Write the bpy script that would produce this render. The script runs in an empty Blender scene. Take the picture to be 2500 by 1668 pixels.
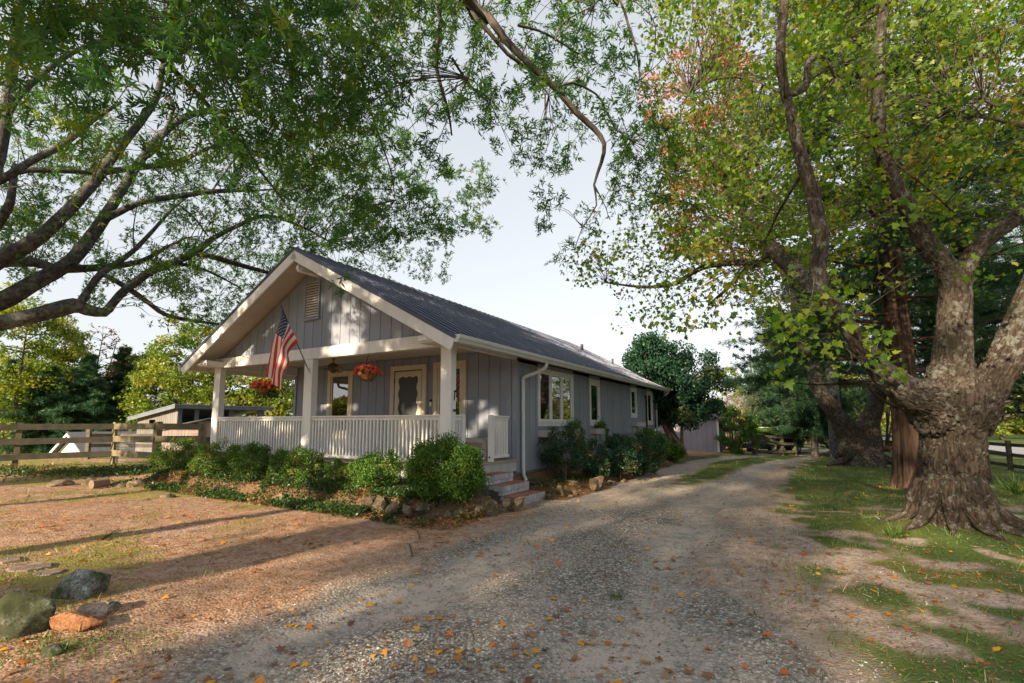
import bpy, math, random
import numpy as np
from mathutils import Matrix, Vector
random.seed(7); rng = np.random.default_rng(7)
C = bpy.context.scene
COL = C.collection
R = math.radians
# ------------------------------------------------------------------ camera
EYE = 1.5; F = 1199.0; PX, PY = 1250.0, 903.0          # photo pixels (2500 x 1668)
PITCH = math.atan((1033.0 - PY) / F)
CP, SP = math.cos(PITCH), math.sin(PITCH)
cam = bpy.data.cameras.new('camera'); camo = bpy.data.objects.new('camera', cam); COL.objects.link(camo)
camo.location = (0, 0, EYE); camo.rotation_euler = (math.pi/2 + PITCH, 0, 0)
cam.sensor_width = 36; cam.lens = 36*F/2500; cam.shift_y = 69/2500; cam.clip_end = 3000; cam.clip_start = 0.05
C.camera = camo
# ------------------------------------------------------------------ light
SUN_AZ = 216.0; SUN_EL = 20.0                            # compass-like: degrees clockwise from +Y
w = bpy.data.worlds.new('World'); C.world = w; w.use_nodes = True
nt = w.node_tree; nt.nodes.clear()
sk = nt.nodes.new('ShaderNodeTexSky'); sk.sky_type = 'NISHITA'; sk.sun_disc = False
sk.sun_elevation = R(SUN_EL); sk.sun_rotation = R(SUN_AZ)
sk.air_density = 1.0; sk.dust_density = 1.6; sk.ozone_density = 1.0
bg = nt.nodes.new('ShaderNodeBackground'); bg.inputs[1].default_value = 0.15
wo = nt.nodes.new('ShaderNodeOutputWorld')
hs = nt.nodes.new('ShaderNodeHueSaturation'); hs.inputs['Saturation'].default_value = .5; hs.inputs['Value'].default_value = .76
gm_ = nt.nodes.new('ShaderNodeGamma'); gm_.inputs[1].default_value = .34; nt.links.new(sk.outputs[0], gm_.inputs[0])
nt.links.new(gm_.outputs[0], hs.inputs['Color']); nt.links.new(hs.outputs[0], bg.inputs[0]); nt.links.new(bg.outputs[0], wo.inputs[0])
sl = bpy.data.lights.new('sun', 'SUN'); slo = bpy.data.objects.new('sun', sl); COL.objects.link(slo)
sl.energy = 2.15; sl.angle = R(0.6); sl.color = (1.0, 0.80, 0.56)
sd = Vector((math.sin(R(SUN_AZ))*math.cos(R(SUN_EL)), math.cos(R(SUN_AZ))*math.cos(R(SUN_EL)), math.sin(R(SUN_EL))))
slo.rotation_euler = (-sd).to_track_quat('-Z', 'Y').to_euler()
C.view_settings.view_transform = 'Standard'; C.view_settings.look = 'None'
C.view_settings.exposure = 2.42; C.view_settings.gamma = 1.0
C.view_settings.use_curve_mapping = False
# ------------------------------------------------------------------ geometry of the photo
AZ = R(30.309); EU = np.array([math.cos(AZ), -math.sin(AZ)]); EV = np.array([math.sin(AZ), math.cos(AZ)])
def ray(px, py):
    dx = px-PX; dy = py-PY
    return np.array([dx, F*CP + dy*SP, F*SP - dy*CP])
def at(px, py, Y):
    r = ray(px, py); t = Y/r[1]; return np.array([r[0]*t, Y, EYE + r[2]*t])
def gp(px, py, z=0.0):
    r = ray(px, py); t = (z-EYE)/r[2]; return np.array([r[0]*t, r[1]*t, z])
def UV(u, v, z=0.0):
    return np.array([u*EU[0]+v*EV[0], u*EU[1]+v*EV[1], z])
MUV = Matrix.Rotation(-AZ, 4, 'Z')
# ------------------------------------------------------------------ noise
def _h(ix, iy, iz, s):
    n = (ix*374761393 + iy*668265263 + iz*1440662683 + s*974711) & 0xffffffff
    n = ((n ^ (n >> 13)) * 1274126177) & 0xffffffff
    return ((n ^ (n >> 16)) & 0xffff) / 65535.0
def vnoise(p, s=0):
    p = np.asarray(p, float); i = np.floor(p).astype(np.int64); f = p-i; f = f*f*(3-2*f)
    x, y, z = i[..., 0], i[..., 1], i[..., 2]; fx, fy, fz = f[..., 0], f[..., 1], f[..., 2]
    def L(a, b, t): return a + (b-a)*t
    c = [[[_h(x+a, y+b, z+d, s) for d in (0, 1)] for b in (0, 1)] for a in (0, 1)]
    return L(L(L(c[0][0][0], c[1][0][0], fx), L(c[0][1][0], c[1][1][0], fx), fy),
             L(L(c[0][0][1], c[1][0][1], fx), L(c[0][1][1], c[1][1][1], fx), fy), fz)
def fbm(p, o=4, s=0):
    p = np.asarray(p, float); a = 0.5; r = 0
    for k in range(o): r = r + a*vnoise(p*(2**k), s+k); a *= .5
    return r/(1-.5**o)
def n2(x, y, sc, o=3, s=0):
    x = np.asarray(x, float); y = np.asarray(y, float)
    return fbm(np.stack([x*sc, y*sc, np.zeros_like(x*sc)], -1), o, s)
def sm(a, b, x):
    t = np.clip((np.asarray(x, float)-a)/(b-a), 0, 1); return t*t*(3-2*t)
# ------------------------------------------------------------------ object helpers
WM = {}
def meta(o, label=None, cat=None, group=None, kind=None):
    if label: o['label'] = label
    if cat: o['category'] = cat
    if group: o['group'] = group
    if kind: o['kind'] = kind
    return o
def thing(name, label, cat, loc, rotz=0, group=None, kind=None):
    o = bpy.data.objects.new(name, None); COL.objects.link(o); o.empty_display_size = .2
    o.location = loc; o.rotation_euler = (0, 0, rotz)
    WM[o.name] = Matrix.Translation(Vector(loc)) @ Matrix.Rotation(rotz, 4, 'Z')
    return meta(o, label, cat, group, kind)
def wm(o): return WM[o.name] if o is not None else Matrix()
def fastmesh(name, V, faces=None, tris=None, quads=None):
    me = bpy.data.meshes.new(name); V = np.asarray(V, dtype=np.float32)
    if faces is not None:
        me.from_pydata(V.tolist(), [], faces); return me
    q = quads if quads is not None else tris
    q = np.asarray(q, dtype=np.int32); k = q.shape[1]
    me.vertices.add(len(V)); me.vertices.foreach_set('co', V.ravel())
    me.loops.add(q.size); me.loops.foreach_set('vertex_index', q.ravel())
    me.polygons.add(len(q)); me.polygons.foreach_set('loop_start', np.arange(len(q), dtype=np.int32)*k)
    me.polygons.foreach_set('loop_total', np.full(len(q), k, dtype=np.int32))
    me.update(calc_edges=True)
    return me
def link(name, me, mat, parent=None, M=None, smooth=False):
    """me is in the frame M (world when None); the object sits under parent."""
    o = bpy.data.objects.new(name, me); COL.objects.link(o)
    W = M if M is not None else wm(parent)
    if parent is not None:
        o.parent = parent; o.matrix_local = wm(parent).inverted() @ W
    else: o.matrix_local = W
    WM[o.name] = W
    if mat is not None and len(me.materials) == 0:
        for m_ in (mat if isinstance(mat, (list, tuple)) else [mat]): me.materials.append(m_)
    if smooth: me.polygons.foreach_set('use_smooth', np.ones(len(me.polygons), dtype=bool))
    return o
def tofrm(V, W):
    A = np.array(W.inverted()); V = np.asarray(V, float)
    return V @ A[:3, :3].T + A[:3, 3]
class MB:
    """collects shapes given in world coordinates (or house u,v,z when uv=True)"""
    def __init__(s, uv=False): s.V = []; s.Fc = []; s.mi = []; s.n = 0; s.uv = uv
    def add(s, V, faces, m=0):
        V = np.asarray(V, float)
        if s.uv: V = np.stack([V[:, 0]*EU[0]+V[:, 1]*EV[0], V[:, 0]*EU[1]+V[:, 1]*EV[1], V[:, 2]], 1)
        s.V.append(V); s.Fc += [[i+s.n for i in f] for f in faces]; s.mi += [m]*len(faces); s.n += len(V)
    def box(s, x0, x1, y0, y1, z0, z1, m=0):
        x0, x1 = min(x0, x1), max(x0, x1); y0, y1 = min(y0, y1), max(y0, y1); z0, z1 = min(z0, z1), max(z0, z1)
        s.add([(x0,y0,z0),(x1,y0,z0),(x1,y1,z0),(x0,y1,z0),(x0,y0,z1),(x1,y0,z1),(x1,y1,z1),(x0,y1,z1)],
              [(0,3,2,1),(4,5,6,7),(0,1,5,4),(1,2,6,5),(2,3,7,6),(3,0,4,7)], m)
        return s
    def beam(s, a, b, w_, h_, m=0, up=(0,0,1)):
        a = np.array(a, float); b = np.array(b, float); d = b-a; d /= np.linalg.norm(d)
        up = np.array(up, float); x = np.cross(d, up); x /= np.linalg.norm(x); y = np.cross(x, d)
        V = [p + sx*x*w_/2 + sy*y*h_/2 for p in (a, b) for sx, sy in ((-1,-1),(1,-1),(1,1),(-1,1))]
        s.add(V, [(0,1,2,3)[::-1],(4,5,6,7),(0,1,5,4)[::1],(1,2,6,5),(2,3,7,6),(3,0,4,7)], m); return s
    def prism(s, poly, axis, a, b, m=0):
        """poly 2D in the plane normal to axis: 'y' -> (x,z), 'x' -> (y,z), 'z' -> (x,y)"""
        n = len(poly)
        def P(p, t): return {'y': (p[0], t, p[1]), 'x': (t, p[0], p[1]), 'z': (p[0], p[1], t)}[axis]
        V = [P(p, a) for p in poly] + [P(p, b) for p in poly]
        s.add(V, [tuple(range(n)), tuple(range(2*n-1, n-1, -1))] + [(i, i+n, (i+1) % n+n, (i+1) % n) for i in range(n)], m); return s
    def tube(s, pts, rad, n=8, cap=True, m=0):
        pts = np.asarray(pts, float); k = len(pts)
        if np.isscalar(rad): rad = [rad]*k
        V, _ = tubeverts(pts, rad, n); f = tubefaces(k, n)
        if cap: f = f + [tuple(range(n))[::-1], tuple(range((k-1)*n, k*n))]
        s.add(V, f, m); return s
    def lathe(s, c, prof, n=16, m=0):
        V = []; 
        for r_, z in prof:
            for i in range(n):
                a = 2*math.pi*i/n; V.append((c[0]+r_*math.cos(a), c[1]+r_*math.sin(a), c[2]+z))
        k = len(prof); f = [(j*n+i, j*n+(i+1) % n, (j+1)*n+(i+1) % n, (j+1)*n+i) for j in range(k-1) for i in range(n)]
        f += [tuple(range(n))[::-1], tuple(range((k-1)*n, k*n))]
        s.add(V, f, m); return s
    def build(s, name, mat, parent=None, loc=None, bevel=0, smooth=False, fixn=True):
        V = np.concatenate(s.V); W = wm(parent)
        M = None
        if parent is None:
            if loc is None: loc = [(V[:, 0].min()+V[:, 0].max())/2, (V[:, 1].min()+V[:, 1].max())/2, V[:, 2].min()]
            M = Matrix.Translation(Vector(loc)); W = M
        me = fastmesh(name, tofrm(V, W), faces=s.Fc)
        if fixn:
            import bmesh
            b = bmesh.new(); b.from_mesh(me); bmesh.ops.recalc_face_normals(b, faces=b.faces); b.to_mesh(me); b.free()
        o = link(name, me, mat, parent, M, smooth)
        if max(s.mi) > 0: me.polygons.foreach_set('material_index', s.mi)
        if bevel:
            bm = o.modifiers.new('bevel', 'BEVEL'); bm.width = bevel; bm.segments = 2; bm.limit_method = 'ANGLE'
        return o
def frames(pts):
    pts = np.asarray(pts, float); d = np.gradient(pts, axis=0); d /= (np.linalg.norm(d, axis=1)[:, None]+1e-9)
    x = np.cross(d[0], (0.13, 0.2, 1.0)); 
    if np.linalg.norm(x) < .2: x = np.cross(d[0], (1.0, .1, 0))
    x /= np.linalg.norm(x); X = []
    for k in range(len(pts)):
        x = x - d[k]*np.dot(x, d[k]); x /= np.linalg.norm(x); X.append(x.copy())
    X = np.array(X); return X, np.cross(d, X)
def tubeverts(pts, rad, n):
    X, Y = frames(pts); a = np.arange(n)*2*math.pi/n; rad = np.asarray(rad, float)
    V = pts[:, None, :] + rad[:, None, None]*(np.cos(a)[None, :, None]*X[:, None, :] + np.sin(a)[None, :, None]*Y[:, None, :])
    return V.reshape(-1, 3), a
def tubefaces(k, n):
    return [(j*n+i, j*n+(i+1) % n, (j+1)*n+(i+1) % n, (j+1)*n+i) for j in range(k-1) for i in range(n)]
def resample(pts, rad, step):
    pts = np.asarray(pts, float); rad = np.asarray(rad, float); k = len(pts)
    P = np.vstack([2*pts[0]-pts[1], pts, 2*pts[-1]-pts[-2]]); oP, oR = [], []
    for i in range(k-1):
        L = np.linalg.norm(pts[i+1]-pts[i]); m = max(2, int(L/step))
        for j in range(m):
            t = j/m; a, b, c, d = P[i], P[i+1], P[i+2], P[i+3]
            oP.append(.5*((2*b)+(-a+c)*t+(2*a-5*b+4*c-d)*t*t+(-a+3*b-3*c+d)*t**3)); oR.append(rad[i]+(rad[i+1]-rad[i])*t)
    oP.append(pts[-1]); oR.append(rad[-1]); return np.array(oP), np.array(oR)
class Limbs:
    """bark tubes of one tree part, with a 'bk' vector attribute that follows each limb"""
    def __init__(s): s.V = []; s.Q = []; s.B = []; s.n = 0; s.pts = []
    def add(s, pts, rad, step=.15, n=10, rough=.12, wob=0.0, seed=0):
        pts, rad = resample(pts, rad, step)
        if wob:
            k = len(pts); L = np.arange(k)*step
            for ax in range(3):
                pts[:, ax] += wob*(fbm(np.stack([L*.8, L*0+seed*7.3, L*0+ax*11.1], -1), 3)-.5)*np.minimum(1, L/ .5)
        V, a = tubeverts(pts, rad, n); k = len(pts)
        s_ = np.concatenate([[0], np.cumsum(np.linalg.norm(np.diff(pts, axis=0), axis=1))])
        B = np.stack([(rad[:, None]*np.cos(a)[None]), (rad[:, None]*np.sin(a)[None]), np.repeat(s_[:, None], n, 1)+seed*3.7], -1).reshape(-1, 3)
        if rough:
            C_ = np.repeat(pts, n, 0); r = np.repeat(rad, n)
            no = fbm(np.stack([B[:, 0]/ (r+.01)*2.0+seed, B[:, 1]/(r+.01)*2.0, B[:, 2]*2.5], -1), 3, seed)-.5
            V = C_ + (V-C_)*(1+no*2*rough)[:, None]
        s.V.append(V); s.B.append(B); f = np.array(tubefaces(k, n), dtype=np.int32)+s.n; s.Q.append(f); s.n += len(V)
        s.pts.append(np.hstack([pts, rad[:, None]])); return pts
    def allpts(s): return np.vstack(s.pts)
    def build_each(s, name, mat, parent):
        off = 0
        for V, Q, B in zip(s.V, s.Q, s.B):
            k = Limbs(); k.V = [V]; k.Q = [Q-off]; k.B = [B]; k.build(name, mat, parent); off += len(V)
    def build(s, name, mat, parent, label=None):
        V = np.concatenate(s.V); me = fastmesh(name, tofrm(V, wm(parent)), quads=np.concatenate(s.Q))
        at_ = me.attributes.new('bk', 'FLOAT_VECTOR', 'POINT'); at_.data.foreach_set('vector', np.concatenate(s.B).astype(np.float32).ravel())
        o = link(name, me, mat, parent, smooth=True)
        if label: o['label'] = label
        return o
def rotmats(n, nrm=None, tilt=1.0, axis=None):
    """random rotations; if axis given (n,3), local +Y points along it"""
    if axis is None: axis = rng.normal(size=(n, 3))
    y = axis/ (np.linalg.norm(axis, axis=1)[:, None]+1e-9)
    if nrm is None: nrm = rng.normal(size=(n, 3))
    z = nrm - y*np.sum(nrm*y, 1)[:, None]; z /= (np.linalg.norm(z, axis=1)[:, None]+1e-9)
    x = np.cross(y, z)
    return np.stack([x, y, z], 2)
def leafcloud(name, P, size, tmpl, mat, parent, axis=None, nrm=None, tint=None, stuff=False, label=None):
    """P positions (world); tmpl=(verts, faces all same length)"""
    P = np.asarray(P, float); n = len(P); TV, TF = tmpl; TV = np.asarray(TV, float); TF = np.asarray(TF)
    M = rotmats(n, nrm=nrm, axis=axis); size = np.broadcast_to(size, (n,))
    V = np.einsum('nij,kj->nki', M, TV)*size[:, None, None] + P[:, None, :]
    k = len(TV); Q = (TF[None]+(np.arange(n)*k)[:, None, None]).reshape(-1, TF.shape[1])
    me = fastmesh(name, tofrm(V.reshape(-1, 3), wm(parent)), quads=Q)
    r = rng.random(n).astype(np.float32)
    a = me.attributes.new('rnd', 'FLOAT', 'POINT'); a.data.foreach_set('value', np.repeat(r, k))
    t = np.zeros(n, np.float32) if tint is None else np.asarray(tint, np.float32)
    b = me.attributes.new('tint', 'FLOAT', 'POINT'); b.data.foreach_set('value', np.repeat(t, k))
    o = link(name, me, mat, parent)
    if stuff: o['kind'] = 'stuff'
    if label: o['label'] = label
    return o
# leaf templates (local +Y is the leaf's length, z its normal)
RH = ([(0,0,0),(.32,.5,.06),(0,1,0),(-.32,.5,.06)], [(0,1,2,3)])
RHN = ([(0,0,0),(.16,.5,.03),(0,1,0),(-.16,.5,.03)], [(0,1,2,3)])
NEED = ([(-.03,0,0),(.03,0,0),(.02,1,0),(-.02,1,0)], [(0,1,2,3)])
def sprig_tmpl(k, spread, w_, s):
    r = random.Random(s); V = []; Fc = []
    for i in range(k):
        a = 2*math.pi*i/k + r.uniform(-.4, .4); el = r.uniform(*spread)
        d = np.array([math.cos(a)*math.sin(el), math.cos(el), math.sin(a)*math.sin(el)])
        t = np.cross(d, (r.uniform(-1,1), r.uniform(-1,1), r.uniform(-1,1))); t /= np.linalg.norm(t)
        L = r.uniform(.75, 1.1); o = np.array([0, r.uniform(-.35, .15), 0])
        b = len(V); V += [o, o+d*L*.45+t*w_, o+d*L+np.array([0,0,-.05]), o+d*L*.45-t*w_]; Fc.append((b, b+1, b+2, b+3))
    return V, Fc
OAK = [sprig_tmpl(7, (.35, 1.5), .105, s) for s in range(3)]
CLUMP = [sprig_tmpl(6, (.3, 1.7), .26, s+20) for s in range(3)]
CEDAR = [sprig_tmpl(9, (.1, .9), .05, s+40) for s in range(3)]
_m = [(0,0),(.16,.12),(.46,.10),(.36,.30),(.52,.52),(.24,.52),(.17,.72),(0,1.0)]
_mv = [(x, y, .10*abs(x)+ -.12*y*y) for x, y in _m] + [(-x, y, .10*abs(x)-.12*y*y) for x, y in _m[1:-1][::-1]]
MAPLE = (_mv + [(0,.38,.02)], [(i, (i+1) % 14, 14) for i in range(14)])
MAPLE = (MAPLE[0], [f if True else f for f in MAPLE[1]])
# ------------------------------------------------------------------ materials
def newmat(name):
    m = bpy.data.materials.new(name); m.use_nodes = True; nt = m.node_tree; nt.nodes.clear()
    o = nt.nodes.new('ShaderNodeOutputMaterial'); return m, nt, o
class NT:
    def __init__(s, nt): s.nt = nt
    def n(s, t, **kw):
        nd = s.nt.nodes.new('ShaderNode'+t)
        for k, v in kw.items():
            if k in nd.inputs.keys() if isinstance(k, str) else False:
                nd.inputs[k].default_value = v
            else: setattr(nd, k, v)
        return nd
    def l(s, a, b): s.nt.links.new(a, b)
def col4(c): return (c[0], c[1], c[2], 1)
def noise(T, scale, detail=4, vec=None, rough=.55, dist=0):
    n = T.n('TexNoise'); n.inputs['Scale'].default_value = scale; n.inputs['Detail'].default_value = detail
    n.inputs['Roughness'].default_value = rough; n.inputs['Distortion'].default_value = dist
    if vec is not None: T.l(vec, n.inputs['Vector'])
    return n
def ramp(T, fac, stops, interp='LINEAR'):
    r = T.n('ValToRGB'); r.color_ramp.interpolation = interp; el = r.color_ramp.elements
    while len(el) < len(stops): el.new(.5)
    for e, (p, c) in zip(el, stops): e.position = p; e.color = col4(c) if len(c) == 3 else c
    T.l(fac, r.inputs[0]); return r
def mixc(T, a, b, fac, mode='MIX'):
    m = T.n('Mix'); m.data_type = 'RGBA'; m.blend_type = mode
    for s_, v in ((m.inputs[6], a), (m.inputs[7], b)):
        if isinstance(v, tuple): s_.default_value = col4(v)
        else: T.l(v, s_)
    if isinstance(fac, (int, float)): m.inputs[0].default_value = fac
    else: T.l(fac, m.inputs[0])
    return m.outputs[2]
def math_(T, op, a, b=None, c=None):
    m = T.n('Math'); m.operation = op
    for i, v in enumerate((a, b, c)):
        if v is None: continue
        if isinstance(v, (int, float)): m.inputs[i].default_value = v
        else: T.l(v, m.inputs[i])
    return m.outputs[0]
def finish(T, o, colr, rough=.6, bump=None, bstr=.3, bdist=.02, spec=.4, metal=0):
    p = T.n('BsdfPrincipled')
    if isinstance(colr, tuple): p.inputs['Base Color'].default_value = col4(colr)
    else: T.l(colr, p.inputs['Base Color'])
    if isinstance(rough, (int, float)): p.inputs['Roughness'].default_value = rough
    else: T.l(rough, p.inputs['Roughness'])
    p.inputs['Specular IOR Level'].default_value = spec; p.inputs['Metallic'].default_value = metal
    if bump is not None:
        b = T.n('Bump'); b.inputs['Strength'].default_value = bstr; b.inputs['Distance'].default_value = bdist
        T.l(bump, b.inputs['Height']); T.l(b.outputs[0], p.inputs['Normal'])
    T.l(p.outputs[0], o.inputs[0]); return p
def objvec(T, scale=(1,1,1), rnd=True):
    tc = T.n('TexCoord'); mp = T.n('Mapping'); T.l(tc.outputs['Object'], mp.inputs[0]); mp.inputs['Scale'].default_value = scale
    if rnd:
        oi = T.n('ObjectInfo'); v = T.n('VectorMath'); v.operation = 'SCALE'; v.inputs[0].default_value = (31, 17, 23)
        T.l(oi.outputs['Random'], v.inputs['Scale']); T.l(v.outputs[0], mp.inputs['Location'])
    return mp.outputs[0]
def paint(name, c, c2=None, rough=.55, sc=6, wear=None, wearcol=(.25,.22,.19), stretch=(1,1,.25), bs=.15, orand=.06, fine=True):
    m, nt, o = newmat(name); T = NT(nt); v = objvec(T, stretch)
    c2 = c2 or tuple(x*.8 for x in c)
    n1 = noise(T, sc, 6, v, .65); r1 = ramp(T, n1.outputs[0], [(.3, c2), (.62, c)]); colr = r1.outputs[0]
    oi = T.n('ObjectInfo'); k = math_(T, 'MULTIPLY_ADD', oi.outputs['Random'], orand*2, 1-orand)
    colr = mixc(T, colr, (0,0,0), 0.0); mm = T.n('VectorMath'); mm.operation = 'SCALE'; T.l(colr, mm.inputs[0]); T.l(k, mm.inputs['Scale']); colr = mm.outputs[0]
    if wear:
        n2_ = noise(T, sc*3, 8, v, .7); rw = ramp(T, n2_.outputs[0], [(wear, (0,0,0)), (wear+.05, (1,1,1))]); colr = mixc(T, colr, wearcol, rw.outputs[0])
    v2 = objvec(T, (30, 30, 3)); nb = noise(T, 3, 5, v2)
    finish(T, o, colr, rough, nb.outputs[0] if fine else None, bs, .004)
    return m
def leafmat(name, stops, tints=None, trans=.35, gloss=.06):
    """stops: ramp on per-leaf random; tints: second ramp mixed by the tint attribute"""
    m, nt, o = newmat(name); T = NT(nt)
    a = T.n('Attribute'); a.attribute_name = 'rnd'; k = len(stops)
    r = ramp(T, a.outputs['Fac'], [(i/(max(1, k-1)), c) for i, c in enumerate(stops)]); colr = r.outputs[0]
    if tints:
        b = T.n('Attribute'); b.attribute_name = 'tint'; k = len(tints)
        r2 = ramp(T, a.outputs['Fac'], [(i/(max(1, k-1)), c) for i, c in enumerate(tints)]); colr = mixc(T, colr, r2.outputs[0], b.outputs['Fac'])
    d = T.n('BsdfDiffuse'); t = T.n('BsdfTranslucent'); g = T.n('BsdfGlossy'); g.inputs['Roughness'].default_value = .42
    g.inputs['Color'].default_value = (.8, .85, .8, 1)
    T.l(colr, d.inputs[0]); sc_ = mixc(T, colr, (.9, 1, .35), .0); 
    br = T.n('HueSaturation'); br.inputs['Saturation'].default_value = 1.15; br.inputs['Value'].default_value = 1.5; br.inputs['Hue'].default_value = .49
    T.l(colr, br.inputs['Color']); T.l(br.outputs[0], t.inputs[0])
    m1 = T.n('MixShader'); m1.inputs[0].default_value = trans; T.l(d.outputs[0], m1.inputs[1]); T.l(t.outputs[0], m1.inputs[2])
    m2 = T.n('MixShader'); m2.inputs[0].default_value = gloss; T.l(m1.outputs[0], m2.inputs[1]); T.l(g.outputs[0], m2.inputs[2])
    T.l(m2.outputs[0], o.inputs[0]); return m
def barkmat(name, dark, mid, light, lichen=(.36,.40,.36), lf=.55, sc=1.0, zs=.22, bs=.8, moss=None):
    m, nt, o = newmat(name); T = NT(nt)
    a = T.n('Attribute'); a.attribute_name = 'bk'; mp = T.n('Mapping'); T.l(a.outputs['Vector'], mp.inputs[0]); mp.inputs['Scale'].default_value = (1, 1, zs)
    geo_ = T.n('NewGeometry'); cav = ramp(T, geo_.outputs['Pointiness'], [(.42, (.45,)*3), (.56, (1.15,)*3)]).outputs[0]
    n1 = noise(T, 9*sc, 6, mp.outputs[0], .65, .8); n3 = noise(T, 30*sc, 5, mp.outputs[0], .6)
    h = math_(T, 'MULTIPLY_ADD', n3.outputs[0], .35, n1.outputs[0])
    r1 = ramp(T, h, [(.48, dark), (.64, mid), (.86, light)]); colr = r1.outputs[0]
    nl = noise(T, 5*sc, 7, a.outputs['Vector'], .7); nl2 = noise(T, 1.3, 2, a.outputs['Vector'])
    s_ = math_(T, 'MULTIPLY_ADD', nl2.outputs[0], .35, nl.outputs[0])
    rl = ramp(T, s_, [(lf+.12, (0,0,0)), (lf+.2, (1,1,1))]); colr = mixc(T, colr, lichen, math_(T, 'MULTIPLY', rl.outputs[0], .75))
    colr = mixc(T, colr, cav, .0)
    if moss:
        nm = noise(T, 2.2, 5, a.outputs['Vector']); rm = ramp(T, nm.outputs[0], [(.52, (0,0,0)), (.66, (1,1,1))]); colr = mixc(T, colr, moss, math_(T, 'MULTIPLY', rm.outputs[0], .5))
    finish(T, o, colr, .9, h, bs, .035/sc, .15)
    return m
M = {}
M['siding'] = paint('siding', (.265,.295,.36), (.215,.24,.295), .6, 2.2, orand=.04, wear=.74, wearcol=(.16,.16,.17))
M['white'] = paint('white_paint', (.76,.76,.75), (.64,.64,.63), .5, 5, wear=.70, wearcol=(.40,.38,.35))
M['cream'] = paint('cream_trim', (.66,.58,.44), (.56,.49,.37), .5, 5)
M['soffit'] = paint('soffit_paint', (.58,.52,.44), (.48,.43,.36), .6, 4)
M['door'] = paint('door_paint', (.68,.60,.46), (.60,.53,.40), .45, 4)
M['backing'] = paint('backing', (.05,.05,.055), rough=.9)
M['deck'] = paint('deck_paint', (.40,.34,.27), (.28,.24,.20), .6, 6, wear=.6)
M['fascia'] = paint('deck_fascia', (.50,.51,.52), (.38,.38,.39), .6, 5, wear=.62, wearcol=(.3,.3,.3))
M['foundation'] = paint('foundation', (.32,.31,.30), (.12,.115,.11), .8, 4, wear=.55, wearcol=(.06,.06,.05))
def metal(name, c, rough=.35, sc=.7):
    m, nt, o = newmat(name); T = NT(nt); v = objvec(T, (1,1,1), False)
    n1 = noise(T, sc, 5, v); r = ramp(T, n1.outputs[0], [(.3, tuple(x*.75 for x in c)), (.7, c)])
    rr = ramp(T, noise(T, 2.5, 5, v).outputs[0], [(.3, (rough,)*3), (.7, (rough+.15,)*3)])
    finish(T, o, r.outputs[0], rr.outputs[0], None, spec=.5, metal=.25); return m
M['roof'] = metal('roof_metal', (.055,.068,.125), .32)
M['roof_trim'] = metal('roof_trim', (.06,.075,.12), .3)
M['tin'] = metal('tin_roof', (.36,.42,.52), .3)
M['gutter'] = paint('gutter', (.62,.64,.64), (.52,.54,.54), .35, 3, fine=False)
M['gutter_grey'] = paint('downspout_grey', (.50,.48,.50), (.42,.40,.42), .4, 3, fine=False)
M['black'] = paint('black_metal', (.02,.02,.022), rough=.4, fine=False)
M['greybox'] = paint('grey_box', (.10,.12,.14), rough=.5, fine=False)
M['brass'] = paint('aged_brass', (.12,.09,.04), rough=.4, fine=False)
M['blade'] = paint('fan_blade', (.22,.12,.06), rough=.5)
M['crate'] = paint('crate_plastic', (.42,.40,.38), rough=.5, fine=False)
M['lampglass'] = paint('lamp_lens', (.5,.42,.3), rough=.4, fine=False)
M['brick_top'] = paint('brick_red', (.44,.15,.095), (.30,.10,.065), .8, 9, orand=.25)
M['brick_face'] = paint('brick_painted', (.46,.48,.52), (.30,.30,.33), .7, 9, orand=.15, wear=.6, wearcol=(.14,.12,.12))
M['mortar'] = paint('mortar', (.12,.11,.10), rough=.9)
M['wood_old'] = paint('fence_wood_old', (.13,.115,.085), (.07,.063,.05), .85, 4, orand=.15, stretch=(1,1,1))
M['wood_new'] = paint('fence_wood_new', (.21,.175,.10), (.13,.11,.07), .8, 4, orand=.12, stretch=(1,1,1))
M['wood_dark'] = paint('fence_wood_dark', (.075,.085,.07), (.04,.045,.04), .85, 4, orand=.15, stretch=(1,1,1))
M['coopwood'] = paint('coop_wood', (.22,.205,.195), (.16,.15,.145), .85, 4, orand=.1)
M['coopgrey'] = paint('coop_grey', (.17,.19,.23), (.12,.13,.16), .8, 4, orand=.1)
M['pinkwall'] = paint('pink_wall', (.28,.22,.205), (.22,.175,.165), .85, 4)
M['shedlav'] = paint('lavender_siding', (.34,.32,.37), (.28,.26,.31), .8, 3, orand=.06)
M['whitewall'] = paint('white_siding', (.72,.74,.74), (.66,.68,.68), .6, 2, fine=False)
M['shingle'] = paint('shingle', (.12,.12,.13), (.08,.08,.09), .9, 4)
M['basket'] = paint('coir_basket', (.36,.17,.055), (.22,.10,.03), .95, 22, stretch=(1,1,1))
M['cloth_r'] = paint('flag_red', (.50,.035,.035), (.42,.03,.03), .85, 4, orand=0, fine=False)
M['cloth_w'] = paint('flag_white', (.66,.64,.62), (.58,.56,.54), .85, 4, orand=0, fine=False)
M['cloth_b'] = paint('flag_blue', (.022,.035,.10), (.018,.03,.085), .85, 4, orand=0, fine=False)
M['pole'] = paint('pole_dark', (.09,.06,.05), rough=.4, fine=False)
M['curtain'] = paint('curtain_dark', (.10,.085,.09), (.06,.05,.05), .9, 3, fine=False)
M['curtain_warm_glow'] = paint('curtain_warm_glow', (.42,.13,.035), (.26,.08,.03), .9, 2, fine=False)  # rust tone paints a warm indoor glow into the cloth
M['curtain_white'] = paint('curtain_sheer', (.34,.38,.38), (.2,.24,.25), .9, 3, fine=False)
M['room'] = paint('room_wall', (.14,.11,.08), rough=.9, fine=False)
M['planter'] = paint('planter_paint', (.52,.49,.46), (.40,.37,.35), .7, 8, wear=.66)
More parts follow.
